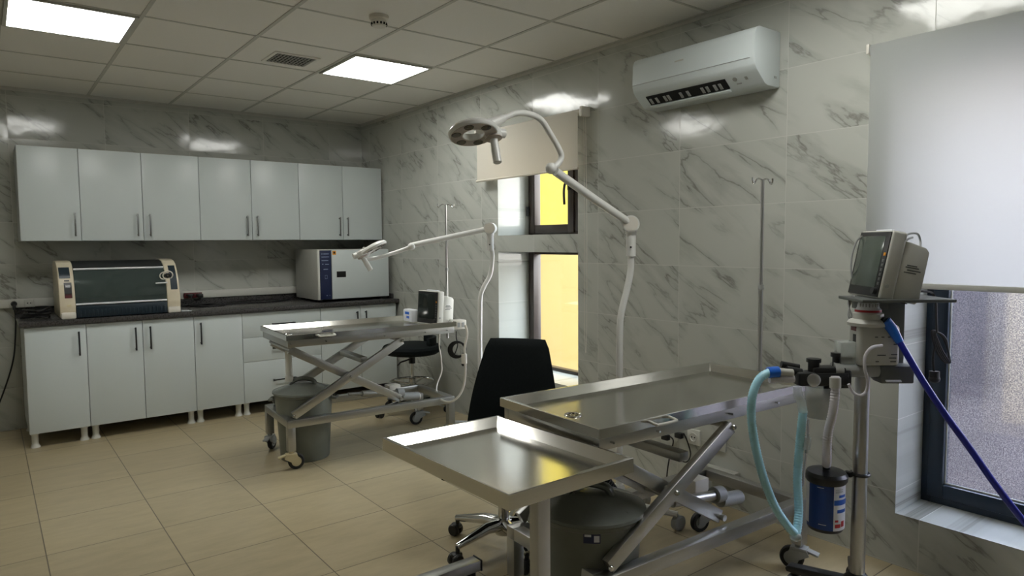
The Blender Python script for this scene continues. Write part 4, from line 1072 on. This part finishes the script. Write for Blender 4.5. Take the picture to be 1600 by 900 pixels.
MB().box((-.083, -.035, .975), (.044, .045, .02)).build('chamber_float', M_dkgrey, an_)
# horizontal manifold under the vaporizer
MB().cyl((-.12, -.045, .935), (.06, -.045, .935), .026, 24).cyl((-.13, -.045, .935), (-.10, -.045, .935), .031, 24).build('manifold', M_greyp, an_)
MB().box((.092, -.040, .922), (.12, .07, .066), bev=.006).build('manifold_block', M_dkgrey, an_)
lab(MB().box((.075, -.074, .902), (.055, .02, .004), rot=Matrix.Rotation(R(18), 4, 'X')).build('tag_card', M_paper, an_), 'white tag card')
# black valve block with knobs
vb = MB()
vb.box((-.175, -.045, .905), (.19, .075, .052), bev=.012).box((-.10, -.045, .905), (.06, .06, .07), bev=.01).box((-.15, -.045, .935), (.12, .06, .03), bev=.01)
vb.cyl((-.245, -.045, .925), (-.30, -.045, .935), .016, 14).cyl((-.245, -.02, .940), (-.31, -.02, .952), .013, 14)
blk = vb.build('valve_block', M_black, an_)
MB().cyl((-.200, -.045, .93), (-.200, -.045, .965), .020, 16).cyl((-.200, -.045, .965), (-.200, -.045, .978), .026, 16).build('valve_knob', M_black, blk)
MB().cyl((-.118, -.045, .94), (-.118, -.045, .985), .014, 16).cyl((-.118, -.045, .985), (-.118, -.045, 1.0), .020, 16).build('valve_knob', M_black, blk)
MB().cyl((-.150, -.062, .885), (-.150, -.062, .845), .020, 16, .016).build('valve_knob', M_black, blk)
MB().lathe([(0, 0), (.024, 0), (.024, .008), (.018, .012), (0, .012)], 20, Matrix.Translation((-.215, -.083, .905)) @ Matrix.Rotation(R(90), 4, 'X')).build('gauge', M_alu, blk)
# absorber canister
MB().lathe([(0, .755), (.050, .755), (.053, .762), (.053, .872), (0, .872)], 32, Matrix.Translation((-.168, -.030, 0))).build('absorber_canister', M_clear, an_)
MB().lathe([(0, .758), (.048, .758), (.048, .838), (0, .838)], 28, Matrix.Translation((-.168, -.030, 0))).build('absorbent', M_gran, an_)
# thin sampling line looping on the right of the pole
P = [at_d(1378, 540, 2.42), at_d(1362, 543, 2.40), at_d(1352, 556, 2.40), at_d(1351, 575, 2.40), at_d(1356, 595, 2.42), at_d(1353, 612, 2.43), at_d(1343, 618, 2.43), at_d(1332, 612, 2.44), at_d(1326, 600, 2.44)]
sl_ = thing('sampling_line', 'thin clear sampling line looping in front of the vaporizer', 'tube', at_d(1343, 618, 2.43))
MB().tube(spline(P), .0055, 10).build('line', M_clearhose, sl_, True)

# breathing hoses (pale blue loop)
bh = thing('breathing_hose', 'pale blue breathing hose looping down from the black valve block', 'hose', at_d(1243, 833, 2.40))
def hose(pts, r, ribs=True, n=16, step=.010):
    P = spline(pts, 12); L = [0]
    for a, b in zip(P, P[1:]): L.append(L[-1]+(b-a).length)
    k = int(L[-1]/step*2); out = []; rr = []; i = 0
    for q in range(k+1):
        s_ = L[-1]*q/k
        while i < len(L)-2 and L[i+1] < s_: i += 1
        t_ = (s_-L[i])/max(1e-9, L[i+1]-L[i]); out.append(P[i].lerp(P[i+1], t_)); rr.append(r*(1.0 if q % 2 else (.90 if ribs else 1)))
    return MB().tube(out, rr, n)
hose([at_d(1216, 582, 2.385), at_d(1200, 583, 2.38), at_d(1186, 593, 2.37), at_d(1176, 617, 2.36), at_d(1174, 650, 2.36), at_d(1179, 690, 2.36), at_d(1191, 740, 2.36), at_d(1210, 790, 2.37), at_d(1231, 822, 2.38), at_d(1243, 834, 2.39)], .0155).build('left_limb', M_ltblue, bh, True)
hose([at_d(1244, 835, 2.39), at_d(1248, 800, 2.42), at_d(1246, 750, 2.43), at_d(1249, 700, 2.43), at_d(1253, 660, 2.42), at_d(1255, 642, 2.42)], .0155).build('right_limb', M_ltblue, bh, True)
MB().cyl(at_d(1200, 582, 2.38), at_d(1216, 581, 2.385), .0195, 18).build('blue_collar', M_bluec, bh, True)
MB().cyl(at_d(1215, 581, 2.385), at_d(1238, 583, 2.39), .014, 16).build('elbow_tube', M_lgrey, bh, True)
MB().cyl(at_d(1202, 593, 2.385), at_d(1240, 592, 2.39), .013, 16).build('bag_mount', M_clearhose, bh, True)
MB().tube(spline([at_d(1255, 645, 2.42), at_d(1252, 628, 2.42), at_d(1247, 618, 2.42), at_d(1246, 604, 2.42)], 6), [.016]*19, 14).build('clear_elbow', M_clear, bh, True)
MB().sphere(at_d(1243, 838, 2.39), .022, (1, 1, .8), 10).build('y_piece', M_clear, bh, True)
tb = thing('sampling_line', 'thin clear line with a filter hanging beside the pale blue hose', 'tube', at_d(1259, 690, 2.44))
MB().tube(spline([at_d(1263, 655, 2.42), at_d(1262, 690, 2.42), at_d(1258, 720, 2.43), at_d(1255, 760, 2.43)]), .004, 8).build('line', M_clearhose, tb, True)
MB().cyl(at_d(1262, 683, 2.42), at_d(1260, 702, 2.42), .013, 14).cyl(at_d(1263, 678, 2.42), at_d(1260, 708, 2.42), .006, 10).build('filter', M_clear, tb, True)

# scavenger canister clamped to the pole
cx, cy = 2.497, 1.282
sc_ = thing('scavenger_canister', 'blue labelled canister with black lid clamped to the stand pole', 'canister', (cx, cy, .315))
MB().lathe([(0, .318), (.060, .318), (.064, .324), (.066, .345), (.066, .505), (0, .505)], 40, Matrix.Translation((cx, cy, 0))).build('drum', M_black, sc_, True)
MB().lathe([(0, .502), (.070, .502), (.075, .510), (.076, .528), (.068, .540), (.03, .548), (0, .548)], 40, Matrix.Translation((cx, cy, 0))).build('lid', M_black, sc_, True)
MB().lathe([(.014, .545), (.013, .575), (.010, .585), (0, .585)], 16, Matrix.Translation((cx, cy, 0))).build('spout', M_black, sc_, True)
tc_ = math.atan2(-cy, -cx)
curved_patch(cx, cy, .0662, tc_-1.25, tc_+.42, .332, .500, 16).build('blue_label', M_bluel, sc_, True)
wl = curved_patch(cx, cy, .0662, tc_+.42, tc_+1.6, .332, .500, 12).build('white_label', M_paper, sc_, True)
wl2 = curved_patch(cx, cy, .0664, tc_-1.6, tc_-1.0, .345, .500, 6).build('white_label', M_paper, sc_, True)
curved_patch(cx, cy, .0672, tc_+.43, tc_+1.58, .430, .450, 12).build('blue_band', M_blueb, wl, True)
curved_patch(cx, cy, .0672, tc_+.62, tc_+1.3, .400, .413, 8).build('blue_band', M_blueb, wl, True)
curved_patch(cx, cy, .0672, tc_+.72, tc_+1.25, .458, .468, 8).build('blue_band', M_blueb, wl, True)
curved_patch(cx, cy, .0672, tc_+.50, tc_+.85, .344, .358, 6).build('red_band', M_red, wl, True)
curved_patch(cx, cy, .0672, tc_+.50, tc_+.70, .366, .374, 6).build('red_band', M_red, wl, True)
curved_patch(cx, cy, .0672, tc_+.90, tc_+1.15, .346, .368, 6).build('red_band', M_red, wl, True)
fl = MB()
for z in (.478, .482, .488): fl._merge(curved_patch(cx, cy, .0672, tc_+.5, tc_+1.0, z, z+.0018, 6).bm)
fl.build('printed_line', M_greyp, wl, True)
ls = MB(); ls._merge(curved_patch(cx, cy, .0672, tc_-.45, tc_-.1, .492, .494, 6).bm); ls._merge(curved_patch(cx, cy, .0672, tc_-.35, tc_+.05, .352, .354, 6).bm); ls.build('printed_line', M_paper, sc_, True)
pv = Vector((AX, AY, .527)); cv_ = Vector((cx, cy, .527)); dv = (pv-cv_).normalized()
MB().tube([cv_+dv*.07, pv-dv*.03], .010, 10).torus(pv, .0305, .007, None, 28, 8).box((cv_+dv*.085), (.025, .03, .02), bev=.004).build('clamp', M_black, sc_, True)
et = thing('exhaust_tube', 'white corrugated exhaust tube hanging down into the blue canister', 'tube', (cx, cy, .56))
hose([at_d(1305, 588, 2.40), at_d(1305, 612, 2.40), at_d(1301, 645, 2.40), at_d(1293, 680, 2.42), at_d(1292, 715, 2.45), Vector((cx, cy, .565))], .0160).build('hose', M_clearhose, et, True)
MB().cyl(at_d(1305, 590, 2.40), at_d(1305, 606, 2.40), .019, 16).build('end_connector', M_lgrey, et, True)

# blue supply hose running to the right
oh = thing('oxygen_hose', 'deep blue gas hose sweeping down from the stand to the right edge', 'hose', at_d(1480, 645, 2.4))
P = [at_d(1388, 508, 2.47), at_d(1402, 528, 2.46), at_d(1415, 550, 2.44), at_d(1440, 592, 2.42), at_d(1475, 645, 2.40), at_d(1515, 700, 2.38), at_d(1555, 757, 2.36), at_d(1600, 815, 2.34), at_d(1650, 870, 2.30)]
MB().tube(spline(P, 10), .0115, 14).build('hose', M_bluehose, oh, True)
MB().tube([at_d(1384, 501, 2.47), at_d(1393, 513, 2.47), at_d(1406, 535, 2.455)], [.018, .019, .014], 16).build('connector', M_bluec, oh, True)
MB().cyl(at_d(1373, 503, 2.50), at_d(1386, 504, 2.47), .020, 16).build('elbow', M_black, oh, True)

# monitor on the shelf, screen toward the table head
pm = at_d(1372, 463, 2.455)
nz_ = R(-130)      # local -Y (screen) must point to azimuth 310
sdir = Vector((math.sin(R(40)), math.cos(R(40)), 0)); bdir = Vector((math.sin(R(130)), math.cos(R(130)), 0))
ctr = Vector((pm.x, pm.y, 0)) + sdir*.1225
mon = monitor('patient monitor on the shelf of the anaesthesia stand', (ctr.x, ctr.y, 1.2035), math.atan2(bdir.y, bdir.x)-PI/2, R(-11), M_lgrey, M_screen, True)
cb_ = thing('monitor_cable', 'grey cables looping around the monitor on the anaesthesia stand', 'cable', (ctr.x, ctr.y, 1.3))
lp = MB()
lp.tube(spline([at_d(1348, 368, 2.66), at_d(1338, 378, 2.68), at_d(1331, 400, 2.68), at_d(1330, 425, 2.68), at_d(1334, 445, 2.68)]), .0035, 8)
lp.tube(spline([at_d(1409, 378, 2.56), at_d(1413, 370, 2.58), at_d(1422, 365, 2.60), at_d(1434, 366, 2.60), at_d(1438, 378, 2.60), at_d(1437, 392, 2.58)]), .004, 8)
lp.tube(spline([at_d(1411, 382, 2.56), at_d(1418, 374, 2.57), at_d(1426, 371, 2.58)]), .004, 8)
for k in range(3): lp.tube(spline([at_d(1336-k*3, 462, 2.56), at_d(1329-k*2, 474, 2.56), at_d(1325+k*3, 492, 2.55), at_d(1330+k*3, 500, 2.55)]), .0028, 6)
lp.build('cable', M_greyp, cb_, True)

# cable coil hanging before the frosted window
ck = thing('cable_coil', 'black cable coil with plug hanging from the shelf before the frosted window', 'cable', at_d(1465, 520, 2.62))
k = MB(); D0 = 2.60
k.tube(spline([at_d(1436, 455, D0-.1), at_d(1455, 457, D0), at_d(1462, 470, D0), at_d(1463, 500, D0), at_d(1464, 520, D0)]), .0042, 8)
for dx in (0, 3, 6, 9):
    k.tube(spline([at_d(1456+dx*.5, 520, D0), at_d(1462+dx, 545, D0), at_d(1472+dx, 562, D0), at_d(1480+dx*.5, 566, D0), at_d(1482, 552, D0+.01), at_d(1474+dx*.3, 528, D0+.01), at_d(1462, 518, D0+.01)], 8, True)[:-1], .0042, 8, True)
k.tube(spline([at_d(1462, 535, D0), at_d(1458, 560, D0), at_d(1460, 585, D0)]), .0042, 8)
k.build('coil', M_rub, ck, True)
MB().cyl(at_d(1460, 580, D0), at_d(1460, 593, D0), .018, 16).sphere(at_d(1460, 592, D0), .020, (1, 1, .8), 10).build('plug', M_rub, ck, True)

# ------------------------------------------------------------------ wall sockets behind the near table
socket_plate('white wall socket behind the near table, left one of the pair', (XW-.001, 2.33, .330), 'X', .085)
socket_plate('white wall socket behind the near table, right one of the pair', (XW-.001, 2.165, .335), 'X', .085)
ps = thing('power_strip', 'white multi-way power strip on the wall under the near table\'s sockets', 'power strip', (XW-.03, 2.16, .17))
MB().span(XW-.050, XW-.001, 2.04, 2.30, .145, .205, .005).build('body', M_lgrey, ps, True)
k = MB()
for i in range(4): k.cyl((XW-.0515, 2.265-i*.045, .178), (XW-.0495, 2.265-i*.045, .178), .014, 14)
k.build('outlet', M_hole, ps, True)
MB().span(XW-.075, XW-.05, 2.05, 2.085, .15, .20, .004).build('adaptor', M_duct, ps, True)
pw = thing('power_lead', 'black cords drooping down the wall behind the near table', 'power cord', (XW-.02, 2.42, .3))
k = MB()
k.tube(spline([at_x(1047, 682, XW-.03), at_x(1052, 690, XW-.025), at_x(1046, 715, XW-.02), at_x(1042, 745, XW-.02), at_x(1043, 775, XW-.02)]), .004, 8)
k.tube(spline([at_x(1068, 677, XW-.03), at_x(1074, 690, XW-.025), at_x(1079, 710, XW-.02), at_x(1072, 722, XW-.02), at_x(1058, 716, XW-.02)]), .004, 8)
k.build('cord', M_rub, pw, True)
for u, v in ((1040, 683), (1061, 680)): MB().box(at_x(u, v, XW-.03), (.03, .048, .033), bev=.006).build('plug', M_black, pw, True)

# ------------------------------------------------------------------ outside
def ext(name, label, cat, mb, m): return tag(mb.build(name, m), label, cat)
gm = mat('outside_paving', (.30, .29, .30), .9, var=.1, scale=3)
o = MB().span(3.44, 12, -6, 12, -.45, -.35).build('ground', gm); o['kind'] = 'structure'
wm = mat('outside_wall_render', (.13, .118, .125), .9, var=.45, scale=1.6)
o = MB().span(4.9, 5.05, -5, 2.6, -.35, 1.18).build('wall_outside', wm); o['kind'] = 'structure'
o = MB().span(4.86, 4.90, 1.50, 1.76, .42, 1.165, .01).build('trim_3', mat('outside_dark_panel', (.016, .009, .015), .8, var=.3, scale=5)); o['kind'] = 'structure'
o = MB().span(4.87, 4.90, .55, 1.42, .30, 1.165, .01).build('trim_4', mat('outside_cream_panel', (.26, .225, .17), .9, var=.15, scale=2)); o['kind'] = 'structure'
ym = mat('yellow_painted_render', (.265, .20, .015), .85, var=.02, scale=2)
ya = mat('pale_amber_render', (.265, .175, .052), .85, var=.04, scale=2)
o = MB().span(3.44, 7.5, 4.75, 4.95, 1.40, 3.2).build('wall_yellow', ym); o['kind'] = 'structure'
o = MB().span(3.44, 7.5, 4.75, 4.95, -.35, 1.40).build('wall_amber', ya); o['kind'] = 'structure'

# ------------------------------------------------------------------ world, camera, colour
wd_ = bpy.data.worlds.new('sky'); bpy.context.scene.world = wd_; wd_.use_nodes = True
nt = wd_.node_tree; nt.nodes.clear()
wo = nt.nodes.new('ShaderNodeOutputWorld'); bg = nt.nodes.new('ShaderNodeBackground')
tc = nt.nodes.new('ShaderNodeTexCoord'); sz = nt.nodes.new('ShaderNodeSeparateXYZ'); nt.links.new(tc.outputs['Generated'], sz.inputs[0])
cr = nt.nodes.new('ShaderNodeValToRGB'); nt.links.new(sz.outputs[2], cr.inputs[0])
cr.color_ramp.elements[0].color = (1.0, .95, .90, 1); cr.color_ramp.elements[0].position = 0
cr.color_ramp.elements[1].color = (.74, .85, 1.0, 1); cr.color_ramp.elements[1].position = .55
nt.links.new(cr.outputs[0], bg.inputs[0]); bg.inputs[1].default_value = 12.0
nt.links.new(bg.outputs[0], wo.inputs[0])

cam = bpy.data.cameras.new('camera'); co = bpy.data.objects.new('camera', cam); C.objects.link(co)
cam.sensor_width = 36; cam.lens = 36*F/1600; cam.clip_start = .02
Mc = Matrix((RT, UP, -FWD)).transposed().to_4x4(); Mc.translation = (0, 0, CAMZ)
co.matrix_world = Mc
sc = bpy.context.scene; sc.camera = co
vs = sc.view_settings; sc.display_settings.display_device = 'sRGB'
vs.view_transform = 'Standard'; vs.look = 'None'; vs.gamma = 1; vs.exposure = 0; vs.use_curve_mapping = False
sc.cycles.use_denoising = True
sc.cycles.max_bounces = 10; sc.cycles.transparent_max_bounces = 12; sc.cycles.sample_clamp_indirect = 6
